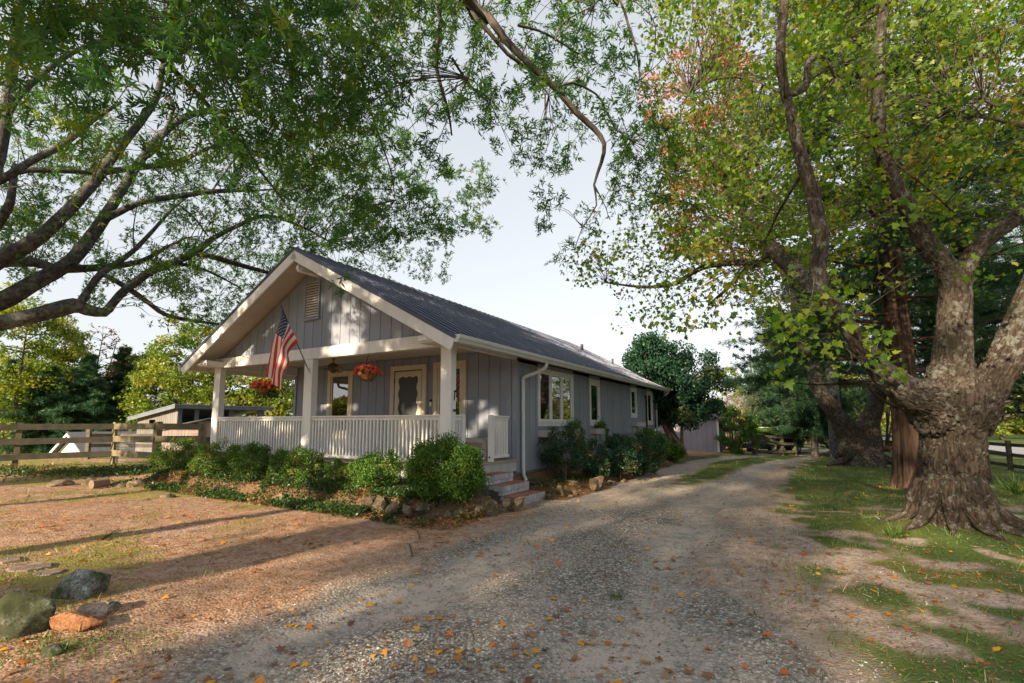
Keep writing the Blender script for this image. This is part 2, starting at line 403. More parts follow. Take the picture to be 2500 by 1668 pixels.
M['asphalt'] = paint('asphalt', (.30,.30,.31), (.25,.25,.26), .85, 3, stretch=(1,1,1))
def screen_mat():
    m, nt, o = newmat('lace_panel'); T = NT(nt); v = objvec(T, (1,1,1), False)
    n = noise(T, 60, 3, v); r = ramp(T, n.outputs[0], [(.4, (.035,.04,.045)), (.7, (.09,.10,.10))])
    finish(T, o, r.outputs[0], .5); return m
M['lace'] = screen_mat()
def glass_mat():
    m, nt, o = newmat('window_glass'); T = NT(nt)
    g = T.n('BsdfGlossy'); g.inputs['Roughness'].default_value = .01; g.inputs['Color'].default_value = (.95,.97,1,1)
    t = T.n('BsdfTransparent'); t.inputs[0].default_value = (.75,.8,.78,1)
    lw = T.n('LayerWeight'); lw.inputs[0].default_value = .35; f = math_(T, 'MULTIPLY_ADD', lw.outputs['Fresnel'], .8, .22)
    mx = T.n('MixShader'); T.l(f, mx.inputs[0]); T.l(t.outputs[0], mx.inputs[1]); T.l(g.outputs[0], mx.inputs[2]); T.l(mx.outputs[0], o.inputs[0]); return m
M['glass'] = glass_mat()
def stone_mat(name, a, b, c, moss=0.0, mcol=(.06,.08,.02)):
    m, nt, o = newmat(name); T = NT(nt); v = objvec(T, (1,1,1))
    n1 = noise(T, 9, 9, v, .75); r = ramp(T, n1.outputs[0], [(.36, a), (.5, b), (.64, c)]); colr = r.outputs[0]
    ns_ = noise(T, 70, 3, v, .7); colr = mixc(T, colr, ramp(T, ns_.outputs[0], [(.35, (.45,)*3), (.5, (1,)*3), (.68, (1.5,)*3)]).outputs[0], .8, 'MULTIPLY')
    oi = T.n('ObjectInfo'); k = math_(T, 'MULTIPLY_ADD', oi.outputs['Random'], .5, .75); mm = T.n('VectorMath'); mm.operation = 'SCALE'
    T.l(colr, mm.inputs[0]); T.l(k, mm.inputs['Scale']); colr = mm.outputs[0]
    if moss:
        nm = noise(T, 3.5, 6, v, .7); rm = ramp(T, nm.outputs[0], [(1-moss-.06, (0,0,0)), (1-moss+.06, (1,1,1))]); colr = mixc(T, colr, mcol, rm.outputs[0])
    finish(T, o, colr, .9, noise(T, 22, 6, v, .7).outputs[0], .6, .012, .2); return m
M['stone'] = stone_mat('edging_stone', (.10,.075,.055), (.20,.145,.10), (.30,.23,.17), .48, (.07,.062,.035))
M['stone_moss'] = stone_mat('mossy_boulder', (.05,.055,.05), (.15,.15,.13), (.36,.38,.37), .47, (.045,.06,.018))
M['stone_verymoss'] = stone_mat('moss_boulder', (.05,.06,.03), (.08,.09,.05), (.2,.22,.18), .47, (.045,.05,.022))
M['stone_orange'] = stone_mat('orange_rock', (.15,.07,.038), (.30,.13,.062), (.38,.20,.11), .38, (.12,.09,.05))
M['stone_pink'] = stone_mat('pink_rock', (.16,.115,.09), (.28,.20,.16), (.38,.31,.26), .42, (.13,.11,.07))
M['bark_maple'] = barkmat('bark_maple', (.011,.009,.007), (.045,.034,.026), (.115,.092,.072), (.165,.175,.155), .59, 2.6, .25, 1.0, moss=(.055,.052,.034))
M['bark_oak'] = barkmat('bark_oak', (.018,.018,.019), (.052,.050,.048), (.10,.096,.09), (.15,.16,.14), .55, 1.9, .4, .8)
M['bark_cedar'] = barkmat('bark_cedar', (.012,.008,.006), (.055,.034,.025), (.12,.08,.06), (.2,.18,.15), .75, 1.4, .04, .9)
M['bark_far'] = barkmat('bark_far', (.03,.026,.022), (.08,.07,.06), (.15,.13,.11), (.2,.2,.18), .6, 1, .3, .4)
M['bark_tan'] = barkmat('bark_tan', (.12,.08,.05), (.25,.18,.13), (.4,.32,.25), (.3,.3,.28), .7, 1, .3, .3)
M['lf_oak'] = leafmat('leaf_oak', [(.035,.10,.032), (.06,.145,.032), (.09,.19,.03)], [(.14,.22,.02), (.20,.28,.025), (.32,.28,.03)], .5, .025)
M['lf_maple'] = leafmat('leaf_maple', [(.06,.14,.022), (.11,.21,.026), (.17,.27,.03), (.26,.31,.04)], [(.24,.22,.03), (.34,.24,.035), (.42,.22,.04)], .5, .02)
M['lf_orange'] = leafmat('leaf_orange', [(.20,.13,.05), (.34,.16,.07), (.42,.20,.10), (.45,.16,.14)], [(.14,.17,.04), (.24,.22,.05)], .5, .03)
M['lf_cedar'] = leafmat('leaf_cedar', [(.022,.065,.036), (.036,.09,.045), (.06,.125,.045)], [(.06,.09,.02), (.12,.13,.03)], .2, .03)
M['lf_dark'] = leafmat('leaf_dark', [(.022,.062,.036), (.032,.09,.05), (.05,.125,.07)], [(.05,.10,.04), (.12,.13,.04)], .3, .02)
M['lf_shrub'] = leafmat('leaf_shrub', [(.045,.115,.018), (.08,.175,.024), (.13,.24,.034)], [(.16,.19,.03), (.2,.24,.04)], .35, .03)
M['lf_rhodo'] = leafmat('leaf_holly', [(.02,.065,.032), (.032,.09,.042), (.05,.13,.055)], [(.06,.09,.03), (.12,.08,.03)], .25, .03)
M['lf_yellow'] = leafmat('leaf_yellow', [(.08,.14,.026), (.13,.20,.03), (.20,.25,.035)], [(.24,.27,.035), (.31,.29,.04)], .4, .03)
M['lf_green'] = leafmat('leaf_green', [(.04,.075,.018), (.07,.115,.024), (.12,.16,.03)], [(.20,.18,.03), (.28,.2,.04)], .35, .03)
M['lf_pine'] = leafmat('leaf_pine', [(.035,.09,.055), (.055,.125,.06), (.09,.17,.055)], [(.06,.09,.02), (.09,.11,.02)], .2, .02)
M['lf_rust'] = leafmat('leaf_rust', [(.10,.05,.03), (.16,.07,.035), (.2,.11,.05)], None, .3, .02)
M['lf_plume'] = leafmat('leaf_plume', [(.22,.17,.13), (.30,.23,.18)], None, .3, .02)
M['petal'] = leafmat('petal', [(.90,.10,.05), (.92,.17,.08), (.92,.32,.22), (.88,.12,.09)], [(.92,.10,.025),(.92,.05,.015)], .3, .04)
M['grass'] = leafmat('grass_blade', [(.05,.11,.02), (.085,.16,.03), (.13,.19,.04)], [(.24,.21,.07), (.30,.26,.12), (.20,.20,.05)], .35, .04)
M['litter'] = leafmat('fallen_leaf', [(.16,.075,.035), (.30,.12,.04), (.24,.15,.09), (.38,.26,.14), (.20,.10,.06)], [(.55,.16,.03), (.62,.36,.03), (.55,.12,.03)], .2, .04)
M['chips'] = leafmat('soil_chips', [(.07,.045,.03), (.16,.10,.065), (.30,.20,.13), (.40,.30,.21)], [(.30,.17,.09), (.42,.33,.24)], .05, .02)
M['ivy'] = leafmat('ivy', [(.02,.05,.014), (.04,.085,.02), (.08,.12,.025)], [(.30,.14,.05), (.22,.14,.06)], .3, .03)
# ------------------------------------------------------------------ ground
def poly_x(tab, y):
    t = np.array(tab); return np.interp(y, t[:, 0], t[:, 1])
_L = [(300,1700),(346,1572),(585,1519),(798,1466),(1010,1386),(1117,1322),(1260,1262),(1400,1195),(1560,1158),(1650,1128),(1730,1112),(1800,1102)]
_Rr = [(1900,1700),(1850,1600),(1800,1480),(1780,1380),(1820,1290),(1850,1220),(1890,1165),(1935,1128),(1965,1110),(1985,1102)]
XL = [(g[1], g[0]) for g in (gp(*p) for p in _L)] ; XR = [(g[1], g[0]) for g in (gp(*p) for p in _Rr)]
XL = [(-60, -4), (0, -2.6)] + XL + [(XL[-1][0]+8, XL[-1][1]+5.5), (60, 40)]
XR = [(-60, 3), (0, 1.6)] + XR + [(XR[-1][0]+8, XR[-1][1]+5.5), (60, 44)]
def uv_of(x, y): return x*EU[0]+y*EU[1], x*EV[0]+y*EV[1]
def hgt(x, y):
    x = np.asarray(x, float); y = np.asarray(y, float); u, v = uv_of(x, y)
    z = (n2(x, y, .9, 3, 5)-.5)*.07 + (n2(x, y, 4.0, 2, 9)-.5)*.02
    xl, xr = poly_x(XL, y), poly_x(XR, y); c = (xl+xr)/2; wd = (xr-xl)/2+1e-3
    t = np.abs(x-c)/wd
    z = z - .05*np.exp(-((t-.55)/.22)**2)*sm(0, 3, y)
    bed = sm(6.10, 6.28, v+.08*(n2(u, v, .8, 2, 3)-.5))*sm(7.6, 7.2, v)*sm(-14.6, -13.6, u)*sm(-4.45, -4.68, u)*sm(11.52, 11.74, v-u)
    bed = np.maximum(bed, sm(7.1, 7.3, v)*sm(24, 22, v)*sm(-14.2, -13.6, u)*sm(-5.4, -5.55, u))
    z = z + .25*bed
    sb = sm(-4.15, -4.45, u)*sm(-5.7, -5.5, u)*sm(9.1, 9.6, v)*sm(24, 20, v)
    z = z + .12*sb
    z = z + .10*sm(-5, -10, x)*sm(12.5, 15, y)*sm(22, 19, y)
    z = z - 4.2*sm(23, 44, y)*sm(-7, -14, x) - 3*sm(44, 90, y)*sm(-7, -20, x)
    z = z - .58*sm(7, 20, x)
    z = z + .16*np.exp(-(((x-6.07)/.9)**2+((y-7.0)/.9)**2)) + .15*np.exp(-(((x-14.2)/1.6)**2+((y-20.1)/1.6)**2))
    return z
def G(x, y): return float(hgt(np.array([x]), np.array([y]))[0])
def axis_pts(a, b, lo, hi, st, gr):
    c = list(np.arange(a, b+1e-6, st)); s_ = st; x = b
    while x < hi: s_ *= gr; x += s_; c.append(x)
    s_ = st; x = a
    while x > lo: s_ *= gr; x -= s_; c.insert(0, x)
    return np.array(c)
def masks(x, y):
    u, v = uv_of(x, y); xl, xr = poly_x(XL, y), poly_x(XR, y)
    e = (n2(x, y, .7, 4, 21)-.5)*2.2
    near = sm(15, 9, y)
    inside = sm(-.7, .8, (x-xl)+e*.9)*sm(-.9, .9, (xr-x)+e*1.3)
    c = (xl+xr)/2; wd = (xr-xl)/2; t = (x-c)/wd
    rut = np.exp(-((np.abs(t+.06*e)-.60)/.24)**2)
    gravel = inside*(near + (1-near)*np.clip(rut*1.4, 0, 1)*sm(44, 30, y))
    dusty = inside*np.clip(rut*.9+1.1*(n2(x, y, .9, 4, 31)-.5)*2, 0, 1)
    dusty = np.maximum(dusty, inside*sm(7, 13, y)*.85)
    left = sm(.8, -1.0, (x-xl)+e*.6)
    bed = (((v > 5.95) & (v-u > 11.45) & (u < -5.3) & (u > -14.6) & (v < 9.8)) | ((v > 5.9) & (u < -4.4) & (u > -6) & (v < 7.6) & (v-u > 11.45))).astype(float)
    sbed = ((u > -5.6) & (u < -4.0) & (v > 8.9) & (v < 24)).astype(float)
    gn = n2(x, y, .55, 4, 41); g2 = n2(x, y, 2.2, 4, 43)
    patch = sm(.38, .62, gn*.5+g2*.5)
    lawnR = (1-inside)*sm(-.6, 1.4, x-xr+e*.5)*np.clip(sm(6.2, 11.5, y+(x-5)*.25+5*(gn-.5)+2*(g2-.5)), 0, 1)
    nearR = (1-inside)*sm(-.5, 1.2, x-xr+e*.4)*sm(.37, .60, gn*.4+g2*.6)*.80
    farL = left*sm(18, 25, y)*(x < -6)
    fencestrip = left*sm(13.6, 14.4, y+.18*(x+12))*sm(19, 18, y)*(x < -8)
    leftg = left*patch*sm(-1.6, -4.0, x+.1*y)*.72
    farR = ((u > -4.0) & (v > 15.5)).astype(float)*(1-inside)*(x < xl+1.5)*sm(13, 17, y)
    mid = inside*sm(10, 14, y)*np.exp(-(t/.36)**2)*sm(.30, .6, n2(x, y, 1.2, 3, 51)+.08)
    mid = np.maximum(mid, inside*sm(14, 19, y)*np.clip(1.05-rut*1.5, 0, 1))
    grass = np.clip(lawnR+nearR+farL+leftg+farR+mid+fencestrip*.5, 0, 1)*(1-bed)
    grass = np.maximum(grass, sm(60, 75, y))
    litter = np.clip(bed*.9+sbed*.9+fencestrip*.3+.45*left*sm(.42, .6, n2(x, y, 1.3, 3, 61))+.35*(1-inside)*sm(0, 1, x-xr)*sm(11, 8, y), 0, 1)
    return gravel, grass, dusty, litter, left, mid
xs = axis_pts(-7, 9, -260, 260, .085, 1.05); ys = axis_pts(1.2, 14, -90, 420, .085, 1.05)
GX, GY = np.meshgrid(xs, ys); gx, gy = GX.ravel(), GY.ravel(); gz = hgt(gx, gy)
nx, ny = len(xs), len(ys)
ii = (np.arange(ny-1)[:, None]*nx+np.arange(nx-1)[None]).ravel()
me = fastmesh('ground', np.stack([gx, gy, gz], 1), quads=np.stack([ii, ii+1, ii+1+nx, ii+nx], 1))
mk = masks(gx, gy)
for nm, a in zip(('gravel', 'grass', 'dusty', 'litter', 'yard', 'mid'), mk):
    at_ = me.attributes.new(nm, 'FLOAT', 'POINT'); at_.data.foreach_set('value', a.astype(np.float32))
def ground_mat():
    m, nt, o = newmat('ground'); T = NT(nt)
    geo = T.n('NewGeometry'); pos = geo.outputs['Position']
    def A(n): a = T.n('Attribute'); a.attribute_name = n; return a.outputs['Fac']
    nA = noise(T, .8, 6, pos, .6); nB = noise(T, 6, 6, pos, .7); nC = noise(T, 35, 4, pos, .7)
    tan = ramp(T, math_(T, 'MULTIPLY_ADD', nC.outputs[0], .5, math_(T, 'MULTIPLY', nB.outputs[0], .5)), [(.36, (.16,.12,.09)), (.5, (.36,.28,.225)), (.62, (.52,.43,.365))]).outputs[0]
    red = ramp(T, math_(T, 'MULTIPLY_ADD', nC.outputs[0], .5, math_(T, 'MULTIPLY', nB.outputs[0], .5)), [(.36, (.15,.075,.045)), (.5, (.37,.21,.125)), (.62, (.54,.36,.25))]).outputs[0]
    dirt = mixc(T, tan, red, math_(T, 'MULTIPLY', A('yard'), ramp(T, nA.outputs[0], [(.3, (.35,)*3), (.6, (1,)*3)]).outputs[0]))
    # gravel: small stones
    vo = T.n('TexVoronoi'); vo.inputs['Scale'].default_value = 42; T.l(pos, vo.inputs['Vector'])
    vo2 = T.n('TexVoronoi'); vo2.inputs['Scale'].default_value = 85; T.l(pos, vo2.inputs['Vector'])
    sx = T.n('SeparateColor'); T.l(vo.outputs['Color'], sx.inputs[0])
    sto = ramp(T, sx.outputs[0], [(0, (.15,.135,.12)), (.4, (.29,.265,.235)), (.75, (.42,.385,.34)), (1, (.60,.56,.50))]).outputs[0]
    edge = ramp(T, vo.outputs['Distance'], [(.25, (1,)*3), (.6, (.35,)*3)]).outputs[0]
    sto = mixc(T, sto, edge, .75, 'MULTIPLY')
    sto = mixc(T, sto, mixc(T, (.56,.48,.41), (.38,.32,.275), nB.outputs[0]), math_(T, 'MULTIPLY', A('dusty'), ramp(T, nB.outputs[0], [(.38, (.3,)*3), (.58, (1,)*3)]).outputs[0]))
    nM = math_(T, 'MULTIPLY_ADD', nB.outputs[0], .8, math_(T, 'MULTIPLY_ADD', nC.outputs[0], .8, -.8)); thr = math_(T, 'ADD', A('gravel'), nM)
    c = mixc(T, dirt, sto, ramp(T, thr, [(.35, (0,)*3), (.65, (1,)*3)]).outputs[0])
    lit = mixc(T, (.10,.065,.04), (.24,.15,.085), nC.outputs[0])
    th2 = math_(T, 'ADD', A('litter'), math_(T, 'MULTIPLY_ADD', nC.outputs[0], 1.1, -.55)); c = mixc(T, c, lit, ramp(T, th2, [(.5, (0,)*3), (.75, (1,)*3)]).outputs[0])
    gg = ramp(T, nC.outputs[0], [(.3, (.035,.065,.016)), (.55, (.075,.12,.028)), (.8, (.15,.18,.06))]).outputs[0]
    gy_ = ramp(T, nC.outputs[0], [(.3, (.17,.13,.04)), (.6, (.34,.28,.08))]).outputs[0]
    gsel = math_(T, 'MULTIPLY', A('yard'), .75); gcol = mixc(T, gg, gy_, math_(T, 'ADD', gsel, math_(T, 'MULTIPLY', ramp(T, nA.outputs[0], [(.45, (0,)*3), (.65, (1,)*3)]).outputs[0], .3)))
    th3 = math_(T, 'ADD', A('grass'), nM); c = mixc(T, c, gcol, ramp(T, th3, [(.34, (0,)*3), (.72, (1,)*3)]).outputs[0])
    hb = math_(T, 'MULTIPLY_ADD', nC.outputs[0], .6, math_(T, 'MULTIPLY', math_(T, 'SUBTRACT', 1, vo.outputs['Distance']), .8))
    finish(T, o, c, .95, hb, .55, .02, .1); return m
gro = link('ground', me, ground_mat(), smooth=True); gro['kind'] = 'structure'
# ------------------------------------------------------------------ house
U0, U1, V0, V1, VB = -13.40, -5.53, 7.29, 9.68, 21.84     # outer walls; porch from V0 to V1
UC = (U0+U1)/2; SLOPE = (5.33-2.94)/4.48; ZR = 5.33; VF, VR = 6.66, 22.25
def zroof(u): return ZR - abs(u-UC)*SLOPE
house = thing('house', 'single storey grey board-sided house with metal gable roof and white railed front porch', 'house', UV(UC, V0, 0), -AZ)
def hb(name, mat, *boxes, parent=None, bevel=0, label=None):
    mb = MB(True)
    for b in boxes: mb.box(*b)
    o = mb.build(name, mat, parent or house, bevel=bevel)
    if label: o['label'] = label
    return o
def siding(a0, a1, plane, out, z0, ztop, holes=(), axis='u', name='siding_panel', off=0.0, pitch=.305):
    """strips of board siding; axis 'u': runs along u at v=plane; out = sign of outward normal"""
    ed = [a0] + [x for x in np.arange(a0+off+pitch*(off <= 0), a1, pitch) if a0+.02 < x < a1-.02] + [a1]
    back = MB(True)
    for k in range(len(ed)-1):
        segs = [(ed[k], ed[k+1])]
        for h in holes:
            ns = []
            for s0, s1 in segs:
                for c0, c1 in ((s0, min(s1, h[0])), (max(s0, h[0]), min(s1, h[1])), (max(s0, h[1]), s1)):
                    if c1-c0 > .004: ns.append((c0, c1))
            segs = ns
        for s0, s1 in segs:
            zt0, zt1 = ztop(s0), ztop(s1); zs = [(z0, None)]
            for h in holes:
                if s0 >= h[0]-.003 and s1 <= h[1]+.003: zs = [(z0, h[2]), (h[3], None)]
            g0 = .007 if s0 in ed else 0; g1 = .007 if s1 in ed else 0
            for za, zb in zs:
                if zb is not None and zb-za < .01: continue
                for gap, dep, tgt in ((1, (0, .022), None), (0, (-.02, 0), back)):
                    p0, p1 = s0+g0*gap, s1-g1*gap; t0 = zt0 if zb is None else zb; t1 = zt1 if zb is None else zb
                    mb = tgt if tgt is not None else MB(True)
                    d0, d1 = plane-out*.0+out*dep[0], plane+out*dep[1]
                    if max(t0, t1) <= za: continue
                    poly = [(p0, za), (p1, za), (p1, max(t1, za+.001)), (p0, max(t0, za+.001))]
                    mb.prism(poly, 'y' if axis == 'u' else 'x', min(d0, d1), max(d0, d1))
                    if tgt is None: mb.build(name, M['siding'], house)
    back.build('wall', M['backing'], house)
ZS = .40
W1 = (10.70, 12.86, 1.42, 2.86); W2 = (14.13, 15.0, 1.42, 2.86); W3 = (18.34, 19.12, 1.70, 2.86); W4 = (20.66, 21.5, 1.42, 2.84)
def inset(h, a=.09): return (h[0]+a, h[1]-a, h[2]+a, h[3]-a)
siding(V1, VB, U1-.022, 1, ZS, lambda a: 2.90, [inset(W1), inset(W2), inset(W3), inset(W4)], 'v')
DOOR = (-9.40, -8.17, .70, 3.0); PW1 = (-11.90, -10.86, 1.05, 3.02); PW2 = (-7.95, -6.94, 1.05, 3.02)
siding(U0, U1, V1+.022, -1, .55, lambda a: 3.19, [(DOOR[0]+.1, DOOR[1]-.1, .55, DOOR[3]-.1), inset(PW1), inset(PW2)], 'u', off=.1)
siding(U0+.1, U1-.1, V0+.05, -1, 3.20, lambda a: zroof(a)-.16, [], 'u', name='gable_panel', off=.05)
# left and back walls
for k in range(40): hb('siding_panel', M['siding'], (U0, U0+.02, V1+k*.304+.004, V1+(k+1)*.304-.004, ZS, 2.9))
hb('wall', M['backing'], (U0+.02, U0+.04, V1, VB, ZS, 2.9))
mb = MB(True); mb.prism([(U0+.03, ZS), (U1-.05, ZS), (U1-.05, 2.8), (UC, 5.1), (U0+.03, 2.8)], 'y', VB-.03, VB); mb.build('wall', M['siding'], house, ).__setitem__('label', 'plain rear gable wall')
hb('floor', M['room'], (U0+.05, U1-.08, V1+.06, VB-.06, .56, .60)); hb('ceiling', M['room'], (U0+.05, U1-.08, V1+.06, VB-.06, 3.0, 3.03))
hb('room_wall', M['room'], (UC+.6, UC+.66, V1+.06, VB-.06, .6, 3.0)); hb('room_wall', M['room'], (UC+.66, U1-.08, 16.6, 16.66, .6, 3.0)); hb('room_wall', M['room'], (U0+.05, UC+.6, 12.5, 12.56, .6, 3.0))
hb('corner_board', M['siding'], (U1-.10, U1+.012, V1-.02, V1+.08, ZS, 2.92)); hb('corner_board', M['siding'], (U1-.08, U1+.012, VB-.08, VB+.02, ZS, 2.9)); hb('corner_board', M['siding'], (U0-.012, U0+.08, V1-.025, V1+.08, ZS, 2.92))
hb('foundation', M['foundation'], (U0+.1, U1-.06, V1, VB-.05, -.3, ZS+.0))
# windows
def mp(kind, plane, out):
    if kind == 'v': return lambda a0, a1, d0, d1, z0, z1: (plane+out*d0, plane+out*d1, a0, a1, z0, z1)
    return lambda a0, a1, d0, d1, z0, z1: (a0, a1, plane+out*d0, plane+out*d1, z0, z1)
def window(h, kind, plane, out, mat, sashes=1, cas=.075, curtain=(), head=0):
    B = mp(kind, plane, out); a0, a1, z0, z1 = h
    fr = hb('window', mat, B(a0, a0+cas, -.05, .03, z0, z1), B(a1-cas, a1, -.05, .03, z0, z1), B(a0+cas, a1-cas, -.05, .03, z1-cas-head, z1), B(a0+cas, a1-cas, -.05, .03, z0, z0+cas), bevel=.004)
    hb('sill', mat, B(a0-.01, a1+.01, .0, .055, z0+cas, z0+cas+.03), parent=fr, bevel=.004)
    wv = (a1-a0-2*cas)/sashes
    for k in range(sashes):
        s0 = a0+cas+k*wv+.006; s1 = s0+wv-.012; t0 = z0+cas+.034; t1 = z1-cas-head-.004; f_ = .055
        hb('sash', mat, B(s0, s0+f_, -.04, .012, t0, t1), B(s1-f_, s1, -.04, .012, t0, t1), B(s0+f_, s1-f_, -.04, .012, t1-f_, t1), B(s0+f_, s1-f_, -.04, .012, t0, t0+f_+.015), parent=fr, bevel=.003)
        hb('pane', M['glass'], B(s0+f_, s1-f_, -.018, -.012, t0+f_+.015, t1-f_), parent=fr)
        if k < len(curtain) and curtain[k]:
            cm, c0, c1, zb = curtain[k]; mbc = MB(True); nn = 24; V = []
            for i in range(nn+1):
                a = s0+(s1-s0)*(c0+(c1-c0)*i/nn); d = -.16+.025*math.sin(i*1.9)
                for z in (t0+zb*(t1-t0), t1): V.append((plane+out*d, a, z) if kind == 'v' else (a, plane+out*d, z))
            mbc.add(V, [(2*i, 2*i+1, 2*i+3, 2*i+2) for i in range(nn)]); mbc.build('curtain', cm, fr)
    return fr
PS = U1
window(W1, 'v', PS, 1, M['white'], 3, curtain=((M['curtain'], 0, 1, 0), (M['curtain_warm_glow'], 0, .45, 0), (M['curtain'], .2, 1, 0)))['label'] = 'wide white window of three casements, rust curtain standing in for a warm glow in the middle one'
window(W2, 'v', PS, 1, M['white'], 1, head=.06, curtain=((M['curtain'], 0, .3, 0),))
window(W3, 'v', PS, 1, M['white'], 1, head=.03, curtain=((M['curtain'], 0, 1, 0),)); window(W4, 'v', PS, 1, M['white'], 1, head=.03, curtain=((M['curtain'], .0, .4, 0),))
for W_ in (W1, W2, W3, W4): hb('head_board', M['siding'], (PS, PS+.02, W_[0], W_[1], W_[3]+.004, W_[3]+.10))
window(PW1, 'u', V1, -1, M['cream'], 1, cas=.13, curtain=((M['curtain_white'], .55, 1, 0),))
window(PW2, 'u', V1, -1, M['cream'], 1, cas=.13, curtain=((M['curtain'], .3, 1, 0),))
# scalloped screen door
d = hb('door', M['door'], (DOOR[0]+.16, DOOR[0]+.27, V1-.03, V1, .74, 2.84), (DOOR[1]-.27, DOOR[1]-.16, V1-.03, V1, .74, 2.84), (DOOR[0]+.27, DOOR[1]-.27, V1-.03, V1, 2.72, 2.84), (DOOR[0]+.27, DOOR[1]-.27, V1-.03, V1, .74, 1.66), bevel=.004)
d['label'] = 'cream screen door with a scalloped opening over dark lace'
hb('door_frame', M['cream'], (DOOR[0], DOOR[0]+.13, V1-.045, V1, .72, 3.0), (DOOR[1]-.13, DOOR[1], V1-.045, V1, .72, 3.0), (DOOR[0]+.13, DOOR[1]-.13, V1-.045, V1, 2.87, 3.0), bevel=.005)
hb('door_leaf', M['door'], (DOOR[0]+.15, DOOR[1]-.15, V1+.03, V1+.06, .74, 2.86))
hb('screen', M['lace'], (DOOR[0]+.28, DOOR[1]-.28, V1-.004, V1+.004, 1.67, 2.71), parent=d)
mb = MB(True); c0, c1, b0, b1 = DOOR[0]+.27, DOOR[1]-.27, 1.66, 2.72
def scal(p, q, side):
    n = 36; P = []
    for i in range(n+1):
        t = i/n; s_ = .028+.022*math.sin(t*math.pi*2*3.0+.6)
        if side in 'lr': P.append(((c0+s_) if side == 'l' else (c1-s_), b0+(b1-b0)*t))
        else: P.append((c0+(c1-c0)*t, (b0+s_*.8) if side == 'b' else (b1-s_*.8)))
    for i in range(n):
        a, b = P[i], P[i+1]
        if side in 'lr': e = c0 if side == 'l' else c1; poly = [(e, a[1]), a, b, (e, b[1])]
        else: e = b0 if side == 'b' else b1; poly = [(a[0], e), a, b, (b[0], e)]
        mb.prism(poly, 'y', V1-.027-(.002 if side in 'lr' else 0), V1-.006)
for s_ in 'lrbt': scal(0, 0, s_)
mb.build('scalloped_trim', M['door'], d)
hb('hinge', M['brass'], (DOOR[0]+.14, DOOR[0]+.165, V1-.05, V1-.03, 2.55, 2.67), parent=d); hb('handle', M['brass'], (DOOR[1]-.22, DOOR[1]-.195, V1-.075, V1-.03, 1.55, 1.68), parent=d)
db = hb('doorbell', M['white'], (-8.055, -7.995, V1-.03, V1, 1.92, 2.03), label='white and black doorbell beside the door'); hb('doorbell_camera', M['black'], (-8.057, -7.993, V1-.032, V1, 2.031, 2.09), parent=db)
# gable vent
vt = hb('gable_vent', M['siding'], (-9.90, -9.85, V0-.02, V0+.03, 3.92, 4.78), (-9.42, -9.37, V0-.02, V0+.03, 3.92, 4.78), (-9.85, -9.42, V0-.02, V0+.03, 4.73, 4.78), (-9.92, -9.35, V0-.03, V0+.03, 3.86, 3.92), bevel=.004)
hb('vent_back', M['backing'], (-9.86, -9.41, V0+.02, V0+.026, 3.92, 4.75), parent=vt)
for k in range(13):
    mb = MB(True); z = 3.94+k*.061; mb.prism([(V0-.012, z), (V0+.018, z+.045), (V0+.018, z+.052), (V0-.012, z+.008)], 'x', -9.848, -9.422); mb.build('louver', M['soffit'], vt)
# porch structure
hb('beam', M['white'], (U0-.02, U1+.02, V0-.07, V0+.09, 2.94, 3.19), bevel=.006)
hb('beam', M['white'], (U1-.08, U1+.02, V0+.09, V1-.02, 2.94, 3.10), bevel=.006); hb('beam', M['white'], (U0-.02, U0+.12, V0+.09, V1-.02, 2.94, 3.19), bevel=.006)
hb('porch_ceiling', M['soffit'], (U0+.12, U1-.08, V0+.09, V1-.0, 3.195, 3.21))
for a0 in (U0-.0, -9.72, U1-.25):
    mb = MB(True); mb.box(a0, a0+.25 if a0 == U1-.25 else a0+.28, V0-.06, V0+.10, .72, 2.94); o = mb.build('post', M['white'], house, bevel=.008)
hb('deck', M['deck'], (U0-.05, U1+.04, V0-.14, V1, .665, .70), bevel=.006)
hb('deck_fascia', M['fascia'], (U0, U1, V0-.11, V0-.08, .44, .664), (U1-.03, U1+.0, V0-.08, V1-.0, .44, .664)); hb('deck_skirt', M['foundation'], (U0+.05, U1-.12, V0, V0+.06, -.2, .66), (U1-.2, U1-.14, V0, V1, -.2, .66))
# overhang corbels and ridge beam end
def stub(u0, u1, z0, z1, n=0):
    o = hb('corbel', M['white'], (u0, u1, VF+.13, V0+.04, z0, z1), bevel=.006)
    hb('corbel_end', M['white'], (u0+.02, u1-.02, VF+.085, VF+.13, z0+.03, z1-.07), parent=o, bevel=.004)
stub(UC-.07, UC+.07, 4.86, 5.06); stub(U1-.42, U1-.02, 2.95, 3.09); stub(U0+.02, U0+.42, 2.95, 3.09)
